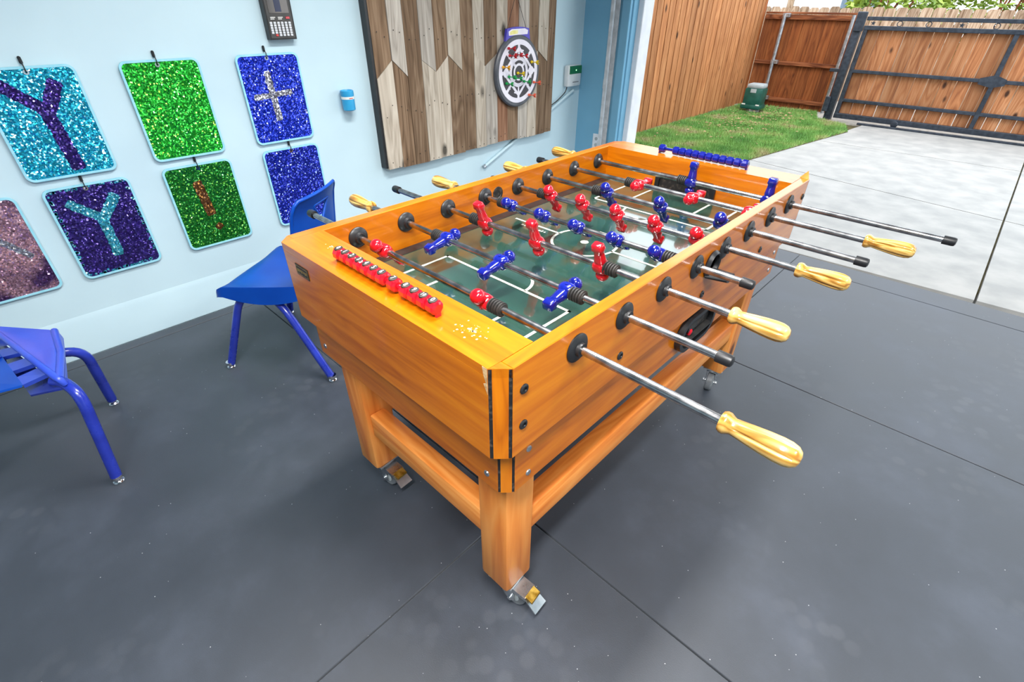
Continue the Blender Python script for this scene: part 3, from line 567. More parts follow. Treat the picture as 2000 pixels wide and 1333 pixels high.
def backrest(C, mat, z0, z1, hole=True):
    # plate in local (u across, w up), curved; with triangular hand hole
    def pos(u, w, off=0.0):
        f_ = (w-z0)/(z1-z0); return (u, -0.125-0.055*f_-0.024*(1-(u/0.17)**2)+off-0.012*max(0, f_-0.85)/0.15, w)
    def half(w): f_ = (w-z0)/(z1-z0); return 0.168-0.020*f_
    tri = [(-0.038, z1-0.045), (0.078, z1-0.045), (0.026, z1-0.125)]
    # outer outline
    out = []
    ws = [z0+(z1-z0)*k/8 for k in range(9)]
    for w in ws[:-1]: out.append((half(w), w))
    out += [(half(z1)-0.004, z1-0.014), (half(z1)-0.020, z1)]
    out += [((half(z1)-0.020)*(1-2*k/6), z1) for k in range(1, 6)]
    out += [(-half(z1)+0.020, z1), (-half(z1)+0.004, z1-0.014)]
    for w in ws[:-1][::-1]: out.append((-half(w), w))
    out += [(half(z0)*(-1+2*k/6), z0) for k in range(1, 6)]
    # matching inner loop sampled on the rounded triangle by angle
    ctr = (0.022, z1-0.070)
    def tri_hit(ang):
        d = (math.cos(ang), math.sin(ang)); best = 1e9
        for k in range(3):
            p, q = tri[k], tri[(k+1) % 3]; ex, ey = q[0]-p[0], q[1]-p[1]; det = d[0]*(-ey)+ex*d[1]
            if abs(det) < 1e-9: continue
            rx, ry = p[0]-ctr[0], p[1]-ctr[1]; t_ = (rx*(-ey)+ex*ry)/det; s_ = (d[0]*ry-d[1]*rx)/det
            if t_ > 0 and -1e-6 <= s_ <= 1+1e-6: best = min(best, t_)
        return (ctr[0]+d[0]*best, ctr[1]+d[1]*best)
    inn = [tri_hit(math.atan2(w-ctr[1], u-ctr[0])) for u, w in out]
    n = len(out); rings = 5; vs = []; fs = []
    for side, off in ((0, 0.0), (1, -0.007)):
        for k in range(rings):
            f_ = k/(rings-1)
            for (a, b), (c, d) in zip(out, inn): vs.append(pos(a+(c-a)*f_, b+(d-b)*f_, off))
    m = rings*n
    for k in range(rings-1):
        for i in range(n):
            j = (i+1) % n; fs += [(k*n+i, k*n+j, (k+1)*n+j, (k+1)*n+i), (m+k*n+i, m+(k+1)*n+i, m+(k+1)*n+j, m+k*n+j)]
    for i in range(n):
        j = (i+1) % n; fs += [(i, m+i, m+j, j), ((rings-1)*n+i, (rings-1)*n+j, m+(rings-1)*n+j, m+(rings-1)*n+i)]
    MB().add(vs, fs).build('backrest', mat, C, loc=(0, 0, 0), smooth=50)
    r = MB(); P = [pos(a, b, -0.003) for a, b in out[0:-5]]; r.tube(P, 0.0065, 8); r.build('back_rim', mat, C, loc=(0, 0, 0), smooth=60)
    r = MB(); P = [pos(a, b, -0.0035) for a, b in inn]; r.tube(P+[P[0]], 0.006, 8); r.build('hand_hole_rim', mat, C, loc=(0, 0, 0), smooth=60)
backrest(C1, M['chair'], 0.37, 0.715)
# chair at the left edge: local +y forward (towards the garage door)
C2 = empty('school_chair', (-1.525, -0.887, 0), 'violet blue school chair at the left edge with ribbed slats beside its seat', 'chair', rz=math.radians(-11))
for P_ in ([(0.122, 0.205, 0.362), (0.140, 0.232, 0.358), (0.200, 0.262, 0.332), (0.230, 0.232, 0.018)], [(-0.10, 0.05, 0.315), (-0.14, 0.17, 0.318), (-0.165, 0.250, 0.285), (-0.230, 0.232, 0.018)]):
    MB().tube(arcpath(P_, 0.06), 0.0162, 14).build('leg', M['chair_leg'], C2, loc=(0, 0, 0))
for sx in (-1, 1):
    MB().tube(arcpath([(sx*0.13, 0.06, 0.34), (sx*0.17, -0.05, 0.33), (sx*0.228, -0.232, 0.018)], 0.075), 0.0160, 14).build('leg', M['chair_leg'], C2, loc=(0, 0, 0))
    for yy in (0.232, -0.238): glide(MB(), sx*0.230, yy).build('foot_glide', M['chrome'], C2, loc=(0, 0, 0))
c2m = Matrix.Rotation(math.radians(-11), 4, 'Z').inverted()
def c2(px): return tuple(c2m @ (Vector(px)-Vector((-1.525, -0.887, 0))))
FA, FB = Vector((-1.655, -0.652, 0.383)), Vector((-1.318, -0.694, 0.388)); AP = Vector((-1.76, -0.788, 0.40))
BK = Vector((-1.79, -0.785, 0.40))
# front pad: rounded triangular pan with rolled front lip
pan = MB(); rowsA = []; n = 10
for k in range(n+1):
    f_ = k/n; a = FA.lerp(BK, f_); b = FB.lerp(AP, f_); rowsA.append([a.lerp(b, i/8)+Vector((0, 0, -0.012*math.sin(PI*i/8)*math.sin(PI*f_))) for i in range(9)])
lip = [[q+(FA-BK).normalized()*0.012+Vector((0, 0, -0.006)) for q in rowsA[0]], [q+(FA-BK).normalized()*0.016+Vector((0, 0, -0.028)) for q in rowsA[0]]]
grid = [lip[1], lip[0]]+rowsA; vs = [c2(q) for r in grid for q in r]; nn_ = len(vs); vs += [c2(q+Vector((0, 0, -0.005))) for r in grid for q in r]
fs = []
for j in range(len(grid)-1):
    for i in range(8):
        a = j*9+i; fs += [(a, a+1, a+10, a+9), (nn_+a, nn_+a+9, nn_+a+10, nn_+a+1)]
pan.add(vs, fs).build('seat', M['chair2'], C2, loc=(0, 0, 0), smooth=60)
MB().tube([c2(FB+Vector((0.004, 0.008, -0.024))), c2(FB+Vector((0.004, 0.004, -0.004))), c2(FB), c2(FB.lerp(AP, 0.5)), c2(AP)], [0.008, 0.010, 0.010, 0.009, 0.009], 10).build('seat_rim', M['chair2'], C2, loc=(0, 0, 0), smooth=60)
MB().tube([c2(FA+Vector((0, 0, -0.004))), c2(FA.lerp(FB, 0.5)+Vector((0, 0.012, -0.006))), c2(FB+Vector((0, 0.004, -0.004)))], 0.011, 10).build('front_rim', M['chair2'], C2, loc=(0, 0, 0), smooth=60)
# ribbed slats between rim and lower side panel
LB0, LB1 = Vector((-1.427, -0.775, 0.350)), Vector((-1.85, -0.818, 0.350))
for fr, fl in ((0.15, 0.0), (0.34, 0.25), (0.56, 0.53), (0.78, 0.80)):
    a0, a1 = FB.lerp(AP, fr)+Vector((0, 0, -0.010)), FB.lerp(AP, fr+0.12)+Vector((0, 0, -0.010)); b0, b1 = LB0.lerp(LB1, fl), LB0.lerp(LB1, fl+0.14)
    MB().prism([c2(a0), c2(a1), c2(b1), c2(b0)], (0, 0, -0.012)).build('slat', M['chair2'], C2, loc=(0, 0, 0))
MB().prism([c2(FB.lerp(AP, 0.02)+Vector((0, 0, -0.04))), c2(AP+Vector((0, 0, -0.05))), c2(LB1+Vector((0, 0, -0.05))), c2(LB0+Vector((0, 0, -0.04)))], (0, 0, -0.006)).build('under_panel', M['chair_leg'], C2, loc=(0, 0, 0))
MB().prism([c2(LB0), c2(LB1), c2((-1.80, -1.06, 0.335)), c2((-1.56, -1.04, 0.315))], (0.002, -0.004, -0.006)).build('rear_seat', M['chair'], C2, loc=(0, 0, 0))
backrest(C2, M['chair2'], 0.40, 0.70)

# ------------------------------------------------------------------ posters
PX = -2.150
def poster(y0, z1, main, alt, label, letter=None, lm=None, w=0.285, h=0.372, tilt=0.75, frac=0.04, border=None, patch=0.0, hook=True, gy=None, hook_label=None, rough=0.2):
    yc, zc = y0+w/2, z1-h/2
    e = empty('sequin_poster', (PX, yc, z1-h), label, 'poster', 'sequin posters on the blue wall')
    o = rrect(w, h, 0.026); i_ = rrect(w-0.016, h-0.016, 0.020)
    MB().ringprism([(PX, yc+a, zc+b) for a, b in o], [(PX, yc+a, zc+b) for a, b in i_], (0.006, 0, 0)).build('binding', M['trim_cyan'], e)
    sm = sequin(main[0], main[1], alt, frac, tilt=tilt, patch=patch, rough=rough)
    MB().prism([(PX, yc+a, zc+b) for a, b in rrect(w-0.014, h-0.014, 0.020)], (0.004, 0, 0)).build('sequin_panel', sm, e)
    if letter:
        for k, st in enumerate(letter):
            o2 = MB()
            if st[0] == 'stroke':
                _, a, b, wd = st; A = Vector((0, a[0], a[1])); B_ = Vector((0, b[0], b[1])); d = (B_-A); L_ = d.length; d.normalize(); nrm = Vector((0, -d.z, d.y)); nseg = max(4, int(L_/0.008))
                lft, rgt = [], []
                for q in range(nseg+1):
                    f_ = q/nseg; ww = wd/2*(1 if len(st) < 4 else 1)*(0.75 if q in (0, nseg) else 1)
                    c = A+d*L_*f_; lft.append(c+nrm*(ww+rnd.uniform(-0.0025, 0.0025))); rgt.append(c-nrm*(ww+rnd.uniform(-0.0025, 0.0025)))
                pts = lft+rgt[::-1]
            else:
                _, pts = st; pts = [Vector((0, a, b)) for a, b in pts]
            lay = 0.0004*k
            n_ = len(pts)//2
            vs = [(PX+0.0046+lay, q.y, q.z) for q in pts]; m = len(vs); vs += [(PX+0.003, q.y, q.z) for q in pts]
            if st[0] == 'stroke': fs = [(q, q+1, m-2-q, m-1-q) for q in range(n_-1)]
            else: fs = [tuple(range(m))]
            fs += [(q, m+q, m+(q+1) % m, (q+1) % m) for q in range(m)]
            lo = o2.add(vs, fs).build('sequin_stroke', lm, e); 
    if border:
        bmx = MB(); ins = 0.010
        for q in range(150):
            side = rnd.random(); 
            t_ = rnd.uniform(-0.46, 0.46); dd = abs(rnd.gauss(0, 0.004))+ins
            if side < 0.35: c = (yc-w/2+dd, zc+t_*h)
            elif side < 0.6: c = (yc+t_*w, zc-h/2+dd)
            elif side < 0.8: c = (yc+t_*w, zc+h/2-dd)
            else: c = (yc+w/2-dd, zc+t_*h)
            s_ = rnd.uniform(0.003, 0.006); bmx.prism([(PX+0.0035, c[0]+s_*math.cos(a), c[1]+s_*math.sin(a)) for a in [k*PI/3 for k in range(6)]], (0.0012, 0, 0))
        tag(bmx.build('loose_sequins', border, e), kind='stuff')
    gz = z1-0.018; gyy = gy if gy is not None else yc
    MB().ringprism([(PX+0.0035, gyy+0.0085*math.cos(a), gz+0.0085*math.sin(a)) for a in [k*PI/8 for k in range(16)]], [(PX+0.0035, gyy+0.004*math.cos(a), gz+0.004*math.sin(a)) for a in [k*PI/8 for k in range(16)]], (0.0022, 0, 0)).build('grommet', M['chrome'], e)
    if hook:
        hk = empty('wall_hook', (PX, gyy, gz), hook_label, 'hook', 'black hooks above the posters')
        MB().box((WX-0.006, gyy-0.005, gz+0.024), (WX+0.004, gyy+0.005, gz+0.048), 0.003).build('backing', M['black'], hk)
        MB().tube(arcpath([(PX+0.002, gyy, gz+0.03), (PX+0.012, gyy, gz+0.02), (PX+0.012, gyy, gz), (PX+0.004, gyy, gz-0.003)], 0.006), 0.0018, 8).build('wire', M['black'], hk)
cyan, purple, green, blue_s, silver, pink = (24, 196, 232), (44, 24, 112), (16, 158, 34), (8, 50, 222), (190, 190, 200), (232, 176, 190)
m_purple = sequin('dark_purple_sequins', (48, 26, 118), (92, 60, 168), 0.1, rough=0.3)
m_cyan2 = sequin('cyan_sequins', (70, 200, 226), (200, 244, 250), 0.2)
m_silver = sequin('silver_sequins', (168, 168, 182), (236, 236, 242), 0.2)
m_brown = sequin('brown_sequins', (120, 74, 24), (176, 120, 44), 0.2, rough=0.3)
poster(-0.503, 1.106, ('cyan_sequin_panel', cyan), (200, 246, 252), 'bright cyan sequin poster with a large dark purple letter Y', [('stroke', (-0.452, 1.060), (-0.352, 0.963), 0.040), ('stroke', (-0.288, 1.058), (-0.352, 0.955), 0.044), ('stroke', (-0.354, 0.968), (-0.338, 0.755), 0.044)], m_purple, frac=0.12, gy=-0.357, hook_label='small black hook above the cyan poster with the purple Y')
poster(-0.085, 1.104, ('bright_green_sequin_panel', (26, 196, 46)), (190, 240, 90), 'bright green sequin poster without any letter, upper row', frac=0.06, gy=0.047, hook_label='small black hook above the plain bright green poster')
poster(0.345, 1.103, ('cobalt_sequin_panel', blue_s), (200, 208, 240), 'cobalt blue sequin poster with a silver plus sign', [('stroke', (0.468, 1.035), (0.478, 0.826), 0.030), ('stroke', (0.384, 0.930), (0.566, 0.944), 0.024)], m_silver, frac=0.05, gy=0.483, hook_label='small black hook above the cobalt poster with the silver plus')
poster(-0.486, 0.702, ('purple_sequin_panel', (50, 30, 122)), (96, 74, 176), 'dark purple sequin poster with a cyan letter Y', [('stroke', (-0.428, 0.643), (-0.341, 0.562), 0.034), ('stroke', (-0.266, 0.645), (-0.345, 0.548), 0.038), ('stroke', (-0.342, 0.570), (-0.343, 0.398), 0.036)], m_cyan2, frac=0.1, border=m_cyan2, gy=-0.349, hook_label='small black hook above the dark purple poster', rough=0.32)
poster(-0.080, 0.702, ('dark_green_sequin_panel', (14, 136, 32)), (130, 210, 70), 'dark green sequin poster with a brown stroke and dot, lower row', [('stroke', (0.038, 0.630), (0.056, 0.470), 0.040), ('stroke', (0.062, 0.425), (0.078, 0.402), 0.030)], m_brown, frac=0.08, gy=0.063, hook_label='small black hook above the dark green poster')
poster(0.352, 0.702, ('deep_blue_sequin_panel', (8, 40, 196)), (150, 170, 240), 'deep blue sequin poster without any sign, behind the blue chair back', frac=0.08, gy=0.494, hook_label='small black hook above the plain deep blue poster')
poster(-0.846, 0.702, ('pink_sequin_panel', pink), (84, 50, 104), 'pink and purple sequin poster cut off by the left edge', [('stroke', (-0.70, 0.60), (-0.60, 0.475), 0.022)], m_silver, frac=0.1, patch=1.0, hook=False)

# ------------------------------------------------------------------ small things on the wall
R = empty('keypad_scorer', (-2.153, 0.575, 1.152), 'tall black electronic scorer with a grey button keypad, high on the wall', 'scorer')
MB().prism([(-2.158, 0.512, 1.154), (-2.158, 0.634, 1.154), (-2.158, 0.642, 1.56), (-2.158, 0.516, 1.56)], (0.034, 0, 0)).build('body', M['black'], R)
MB().prism([(-2.1245, 0.518, 1.160), (-2.1245, 0.628, 1.160), (-2.1245, 0.634, 1.55), (-2.1245, 0.522, 1.55)], (0.0015, 0, 0)).build('face_plate', mottled('charcoal_face_plate', (58, 56, 54), (74, 72, 70), 20, 0.35), R)
M['screen'] = mottled('dark_glossy_screen', (40, 34, 32), (92, 78, 66), 5, 0.08, coat=0.8)  # brown mottle is a wood reflection painted into the colour
MB().box((-2.1235, 0.530, 1.252), (-2.1220, 0.622, 1.54), 0.001).build('screen', M['screen'], R)
MB().box((-2.1222, 0.560, 1.258), (-2.1215, 0.588, 1.53)).build('display_strip', mottled('navy_display', (10, 16, 48), (16, 24, 66), 5, 0.1), R)
but = MB().box((0, -0.0058, -0.0042), (0.004, 0.0058, 0.0042), 0.0015).mesh('button', mottled('pale_grey_key', (200, 204, 210), (222, 224, 228), 20, 0.4))
butr = MB().box((0, -0.0058, -0.0042), (0.004, 0.0058, 0.0042), 0.0015).mesh('button', mottled('red_key', (200, 60, 60), (220, 84, 80), 20, 0.4))
for r in range(6):
    for c in range(6):
        if r == 5 and c == 0: continue
        inst(butr if (r == 5 and c == 1) else but, 'button', R, (0.0300, 0.529+0.0168*c-0.575, 1.217-0.0092*r-1.152))
MB().box((-2.1235, 0.600, 1.231), (-2.1200, 0.618, 1.240), 0.001).build('power_button', M['red'], R)
pl = MB()
for y in (0.532, 0.566):
    for k in range(2): pl.box((-2.1232, y, 1.236-0.006*k), (-2.1228, y+0.022-0.005*k, 1.239-0.006*k))
pl.build('face_print', M['white_print'], R)
J = empty('blue_wall_cup', (-2.13, 0.838, 0.83), 'small sky blue plastic cup with a white band, alone on the wall', 'cup')
M['cup'] = mottled('sky_blue_plastic', (40, 150, 204), (56, 166, 216), 12, 0.35)
MB().lathe([(0.026, 0), (0.031, 0.004), (0.032, 0.054)], (-2.122, 0.838, 0.832), (0, 0, 1), 24).build('cup_body', M['cup'], J)
MB().lathe([(0.0325, 0.054), (0.0325, 0.066)], (-2.122, 0.838, 0.832), (0, 0, 1), 24).build('paper_band', M['white_print'], J)
MB().lathe([(0.032, 0.066), (0.033, 0.070), (0.033, 0.092), (0.029, 0.094), (0.027, 0.088)], (-2.122, 0.838, 0.832), (0, 0, 1), 24).build('rim', M['cup'], J)
MB().box((-2.0896, 0.828, 0.889), (-2.0890, 0.848, 0.8925)).build('band_print', M['red'], J)
# wooden plank panel
BX0, BX1 = -2.142, -2.112
PB = empty('plank_panel', (-2.13, 1.75, 0.495), 'big panel of weathered vertical planks with zigzag joints on the wall', 'wood panel')
MB().box((-2.158, 1.002, 0.505), (-2.112, 1.018, 1.62)).build('side_frame', M['black'], PB)
MB().box((-2.150, 1.02, 0.54), (-2.128, 2.44, 1.62)).build('back_board', M['black'], PB)
ed = [1.016, 1.122, 1.214, 1.315, 1.412, 1.508, 1.611, 1.708, 1.797, 1.903, 1.998, 2.100, 2.194, 2.288, 2.388, 2.462]
cz = [0.962, 1.042, 0.960, 1.032, 0.970, 1.046, 0.962, 1.048, 0.974, 1.036, 0.968, 1.04, 0.965, 1.034, 0.965, 1.035]
bz = [0.497, 0.491, 0.491, 0.494, 0.497, 0.496, 0.504, 0.503, 0.508, 0.511, 0.508, 0.502, 0.5, 0.501, 0.505]
upc = ['pl_brown', 'pl_grey', 'pl_brown', 'pl_grey', 'pl_brown', 'pl_light', 'pl_brown', 'pl_light', 'pl_brown', 'pl_light', 'pl_red', 'pl_grey', 'pl_brown', 'pl_light', 'pl_brown']
loc_ = ['pl_light', 'pl_brown', 'pl_brown', 'pl_light', 'pl_light', 'pl_brown', 'pl_brown', 'pl_light', 'pl_grey', 'pl_red', 'pl_brown', 'pl_grey', 'pl_light', 'pl_brown', 'pl_brown']
for i in range(15):
    a, b = ed[i]+0.0015, ed[i+1]-0.0015; x0 = -2.128; t1 = 0.020+rnd.uniform(-0.002, 0.004)
    if i in (2, 6):
        MB().prism([(x0, a, bz[i]), (x0, b, bz[i]), (x0, b, 1.62), (x0, a, 1.62)], (t1, 0, 0)).build('plank', M[upc[i]], PB)
        continue
    MB().prism([(x0, a, cz[i]+0.001), (x0, b, cz[i+1]+0.001), (x0, b, 1.62), (x0, a, 1.62)], (t1, 0, 0)).build('plank', M[upc[i]], PB)
    MB().prism([(x0, a, bz[i]), (x0, b, bz[i]), (x0, b, cz[i+1]-0.001), (x0, a, cz[i]-0.001)], (0.020+rnd.uniform(-0.002, 0.004), 0, 0)).build('plank', M[loc_[i]], PB)
nl = MB()
for i in range(15):
    a, b = ed[i], ed[i+1]
    for z in (0.53, 0.80, 1.15): 
        for f_ in (0.3, 0.7): nl.lathe([(0.003, 0), (0.003, 0.0008)], (-2.1045, a+(b-a)*f_, z+rnd.uniform(-0.03, 0.03)), (1, 0, 0), 8)
tag(nl.build('nail_heads', M['edge_black'], PB), kind='stuff')
# dart board
DX = -2.102; DC = (2.066, 0.926)
D = empty('dart_board', (DX, DC[0], 0.72), 'round black and white toy dart board hanging on the plank panel', 'dart board')
M['d_grey'] = mottled('grey_board_rim', (66, 70, 78), (84, 88, 96), 12, 0.4); M['d_white'] = mottled('white_board_face', (224, 220, 232), (238, 234, 242), 12, 0.4); M['d_black'] = mottled('charcoal_board_print', (52, 50, 56), (66, 64, 70), 14, 0.5)
def disc(r, x0, x1, mat, n, nm, cy=0.0, czz=0.0): return MB().lathe([(r, 0), (r, x1-x0)], (DX+x0, DC[0]+cy, DC[1]+czz), (1, 0, 0), n).build(nm, mat, D)
MB().lathe([(0.200, 0), (0.208, 0.006), (0.208, 0.020), (0.200, 0.028), (0.182, 0.028)], (DX, DC[0], DC[1]), (1, 0, 0), 48).build('rim', M['d_grey'], D)
disc(0.182, 0.02, 0.0292, M['d_white'], 48, 'face')
def dpoly(pts, x, mat, nm, t_=0.0006): return MB().prism([(DX+x, DC[0]+a, DC[1]+b) for a, b in pts], (t_, 0, 0)).build(nm, mat, D)
for k in range(8):
    a0 = math.radians(45*k+4); a1 = math.radians(45*k+41); pts = [(0.153*math.cos(a0+(a1-a0)*q/6), 0.153*math.sin(a0+(a1-a0)*q/6)) for q in range(7)]+[(0.088*math.cos(a1-(a1-a0)*q/6), 0.088*math.sin(a1-(a1-a0)*q/6)) for q in range(7)]
    dpoly(pts, 0.0292, M['d_black'], 'dark_segment')
for k in range(4):
    a = math.radians(90*k); b = math.radians(90*k+90); p0 = (0.148*math.cos(a), 0.148*math.sin(a)); p1 = (0.148*math.cos(b), 0.148*math.sin(b)); q0 = (0.124*math.cos(a), 0.124*math.sin(a)); q1 = (0.124*math.cos(b), 0.124*math.sin(b))
    dpoly([p0, p1, q1, q0], 0.0299, M['d_white'], 'diamond_band')
    disc(0.026, 0.0299, 0.0308, M['d_white'], 20, 'white_disc', 0.118*math.cos(a), 0.118*math.sin(a)) if k in (0, 2) else None
disc(0.078, 0.0299, 0.0303, M['d_white'], 36, 'white_ring'); disc(0.066, 0.0303, 0.0307, M['d_black'], 36, 'dark_ring'); disc(0.050, 0.0307, 0.0311, M['d_white'], 30, 'white_ring')
disc(0.036, 0.0311, 0.0315, M['d_black'], 24, 'bullseye')
for k in range(4):
    a = math.radians(45+90*k); c, s_ = math.cos(a), math.sin(a); dpoly([(0.036*c-0.008*s_, 0.036*s_+0.008*c), (0.066*c-0.008*s_, 0.066*s_+0.008*c), (0.066*c+0.008*s_, 0.066*s_-0.008*c), (0.036*c+0.008*s_, 0.036*s_-0.008*c)], 0.0311, M['d_white'], 'spoke')
for k in range(12):
    a = math.radians(30*k+15); c, s_ = math.cos(a), math.sin(a); dpoly([(0.120*c-0.012*s_, 0.120*s_+0.012*c), (0.128*c-0.012*s_, 0.128*s_+0.012*c), (0.128*c+0.012*s_, 0.128*s_-0.012*c), (0.120*c+0.012*s_, 0.120*s_-0.012*c)], 0.0305, M['d_white'], 'value_mark', 0.0004) if k % 3 != 0 else None
M['d_purple'] = mottled('violet_banner', (62, 56, 168), (80, 72, 186), 20, 0.35); M['d_yel'] = mottled('pale_yellow_print', (226, 218, 120), (238, 232, 160), 20, 0.4)
bn = MB().prism([(DX+0.004, DC[0]+a, DC[1]+b) for a, b in [(-0.115, 0.165)]+[(-0.100+0.2*k/8, 0.238+0.010*math.sin(PI*k/8)) for k in range(9)]+[(0.112, 0.168)]+[(0.10-0.2*k/8, 0.172+0.03*math.sin(PI*k/8)) for k in range(9)]], (0.018, 0, 0)).build('banner', M['d_purple'], D)
MB().prism([(DX+0.022, DC[0]+a, DC[1]+b) for a, b in [(-0.085, 0.202), (0.085, 0.207), (0.090, 0.228), (0.06, 0.238), (-0.06, 0.236), (-0.088, 0.224)]], (0.001, 0, 0)).build('banner_label', M['d_white'], bn)
MB().prism([(DX+0.0228, DC[0]+a, DC[1]+b) for a, b in [(-0.075, 0.206), (-0.005, 0.212), (-0.005, 0.230), (-0.055, 0.230), (-0.076, 0.222)]], (0.0008, 0, 0)).build('banner_patch', M['d_yel'], bn)
for a in (-0.088, 0.088): MB().tube([(DX+0.008, DC[0]+a, DC[1]+0.236), (DX+0.005, DC[0]-0.005, DC[1]+0.42)], 0.0014, 6).build('cord', M['edge_black'], D)
cols = {'red': M['red'], 'yellow': mottled('yellow_dart_plastic', (228, 196, 20), (240, 210, 40), 20, 0.3), 'amber': mottled('amber_dart_plastic', (228, 160, 20), (240, 178, 40), 20, 0.3), 'green': mottled('green_dart_plastic', (10, 150, 70), (20, 170, 84), 20, 0.3), 'orange': mottled('coral_dart_plastic', (232, 92, 60), (242, 112, 80), 20, 0.3)}
def dart(cn, y, z, label, droop=0.0):
    e = empty('toy_dart', (DX+0.031, y, z), label, 'dart', 'toy darts stuck in the dart board'); m = cols[cn]
    ax = Vector((1, 0.15, -droop)).normalized(); b = Vector((DX+0.031, y, z))
    MB().lathe([(0.0075, 0), (0.0085, 0.004), (0.0085, 0.010), (0.003, 0.014), (0.0026, 0.050)], b, ax, 12).build('shaft', m, e)
    u = ax.cross(Vector((0, 0, 1))).normalized(); w = ax.cross(u)
    for k in range(4):
        d = (u, w, -u, -w)[k]; p0 = b+ax*0.036; MB().prism([p0+d*0.002, p0+ax*0.010+d*0.012, p0+ax*0.026+d*0.012, p0+ax*0.020+d*0.002], (d.cross(ax))*0.0012).build('flight', m, e)
for cn, y, z, lb in [('red', 1.965, 1.062, 'red toy dart highest on the dart board'), ('red', 1.975, 1.022, 'red toy dart leftmost in the row of three'), ('red', 2.030, 1.026, 'red toy dart in the middle of the row of three'), ('red', 2.078, 1.018, 'red toy dart rightmost in the row of three'),
        ('yellow', 2.182, 0.976, 'yellow toy dart near the right rim of the dart board'), ('amber', 1.915, 0.962, 'amber toy dart at the left of the dart board'), ('yellow', 2.050, 0.920, 'yellow toy dart just right of the bullseye'),
        ('green', 1.968, 0.905, 'green toy dart left of the white centre rings'), ('green', 2.030, 0.893, 'green toy dart just below the bullseye'), ('green', 2.112, 0.868, 'green toy dart right of the white centre rings'), ('green', 1.945, 0.868, 'green toy dart lowest of the green ones'),
        ('orange', 2.210, 0.855, 'coral toy dart on the right rim of the dart board'), ('orange', 2.165, 0.782, 'coral toy dart lowest on the dart board')]: dart(cn, y, z, lb)
# alarm box and conduit
A = empty('alarm_box', (-2.13, 2.715, 0.78), 'small white wall unit with a green lit window near the corner', 'alarm')
M['pl_white'] = mottled('off_white_plastic', (206, 212, 214), (222, 226, 228), 12, 0.4)
MB().box((-2.157, 2.645, 0.780), (-2.115, 2.805, 0.922), 0.012).build('case', M['pl_white'], A)
gm = base_mat('green_lit_window', (10, 84, 46), 0.25, 0, 0.5, 0.4); gm.node_tree.nodes['Principled BSDF'].inputs['Emission Color'].default_value = lin((10, 120, 60)); gm.node_tree.nodes['Principled BSDF'].inputs['Emission Strength'].default_value = 0.12
MB().box((-2.135, 2.658, 0.862), (-2.1128, 2.806, 0.917), 0.004).build('green_window', gm, A)
lm_ = base_mat('green_led', (160, 255, 170), 0.3); lm_.node_tree.nodes['Principled BSDF'].inputs['Emission Color'].default_value = lin((150, 255, 170)); lm_.node_tree.nodes['Principled BSDF'].inputs['Emission Strength'].default_value = 4.0
MB().lathe([(0.005, 0), (0.003, 0.003)], (-2.1135, 2.735, 0.888), (1, 0, 0), 10).build('indicator_led', lm_, A)
q = MB()
for k in range(8): q.box((-2.1152, 2.705+0.009*k, 0.806+0.001*(k % 2)), (-2.1145, 2.711+0.009*k, 0.813))
q.build('brand_print', M['d_black'], A)
MB().tube(arcpath([(-2.135, 2.665, 0.782), (-2.14, 2.655, 0.745), (-2.14, 2.56, 0.695), (-2.146, 2.47, 0.66)], 0.03), 0.0035, 8).build('power_cord', M['edge_black'], A)
CD = empty('wall_conduit', (-2.14, 1.82, 0.36), 'light blue painted pipe running diagonally behind the plank panel', 'pipe')
MB().tube([(-2.148, 1.818, 0.362), (-2.148, 2.76, 0.748)], 0.0105, 14).build('pipe', M['wall'], CD)
MB().lathe([(0.013, 0), (0.014, 0.01), (0.013, 0.02)], (-2.148, 1.800, 0.355), (0, 0.925, 0.38), 14).build('pipe_end', M['galv'], CD)

# ------------------------------------------------------------------ outside
drv = empty('driveway', (0, 5, 0), 'pale concrete driveway slabs running to the metal gate', 'driveway')
def slab(pts): MB().prism([(x, y, -0.10) for x, y in pts], (0, 0, 0.096)).build('slab', M['concrete'], drv)
g = 0.006; jl = lambda x: 4.55-0.19*x
L0, L1 = -1.42, 0.62
slab([(-1.78, 2.70), (L1-g, 2.79), (L1-g, jl(L1)-g), (L0, jl(L0)-g), (L0, 2.95), (-1.78, 2.95)]); slab([(L1+g, 2.79), (4.6, 2.95), (4.6, jl(4.6)-g), (L1+g, jl(L1)-g)])
slab([(L0+0.0, jl(L0)+g), (L1-g, jl(L1)+g), (L1-g, 6.25-g), (-1.19, 6.25-g)]); slab([(L1+g, jl(L1)+g), (4.6, jl(4.6)+g), (4.6, 6.25-g), (L1+g, 6.25-g)])
slab([(-1.19, 6.25+g), (L1-g, 6.25+g), (L1-g, 7.64), (-1.05, 7.64)]); slab([(L1+g, 6.25+g), (4.6, 6.25+g), (4.6, 7.64), (L1+g, 7.64)])
gr0 = MB().box((-12, 2.98, -0.14), (12, 30, -0.03)).build('ground', M['soil']); tag(gr0, kind='structure')
al = MB().box((-3.2, 7.66, -0.03), (6, 9.6, -0.01)).build('alley_ground', M['alley']); tag(al, kind='structure')
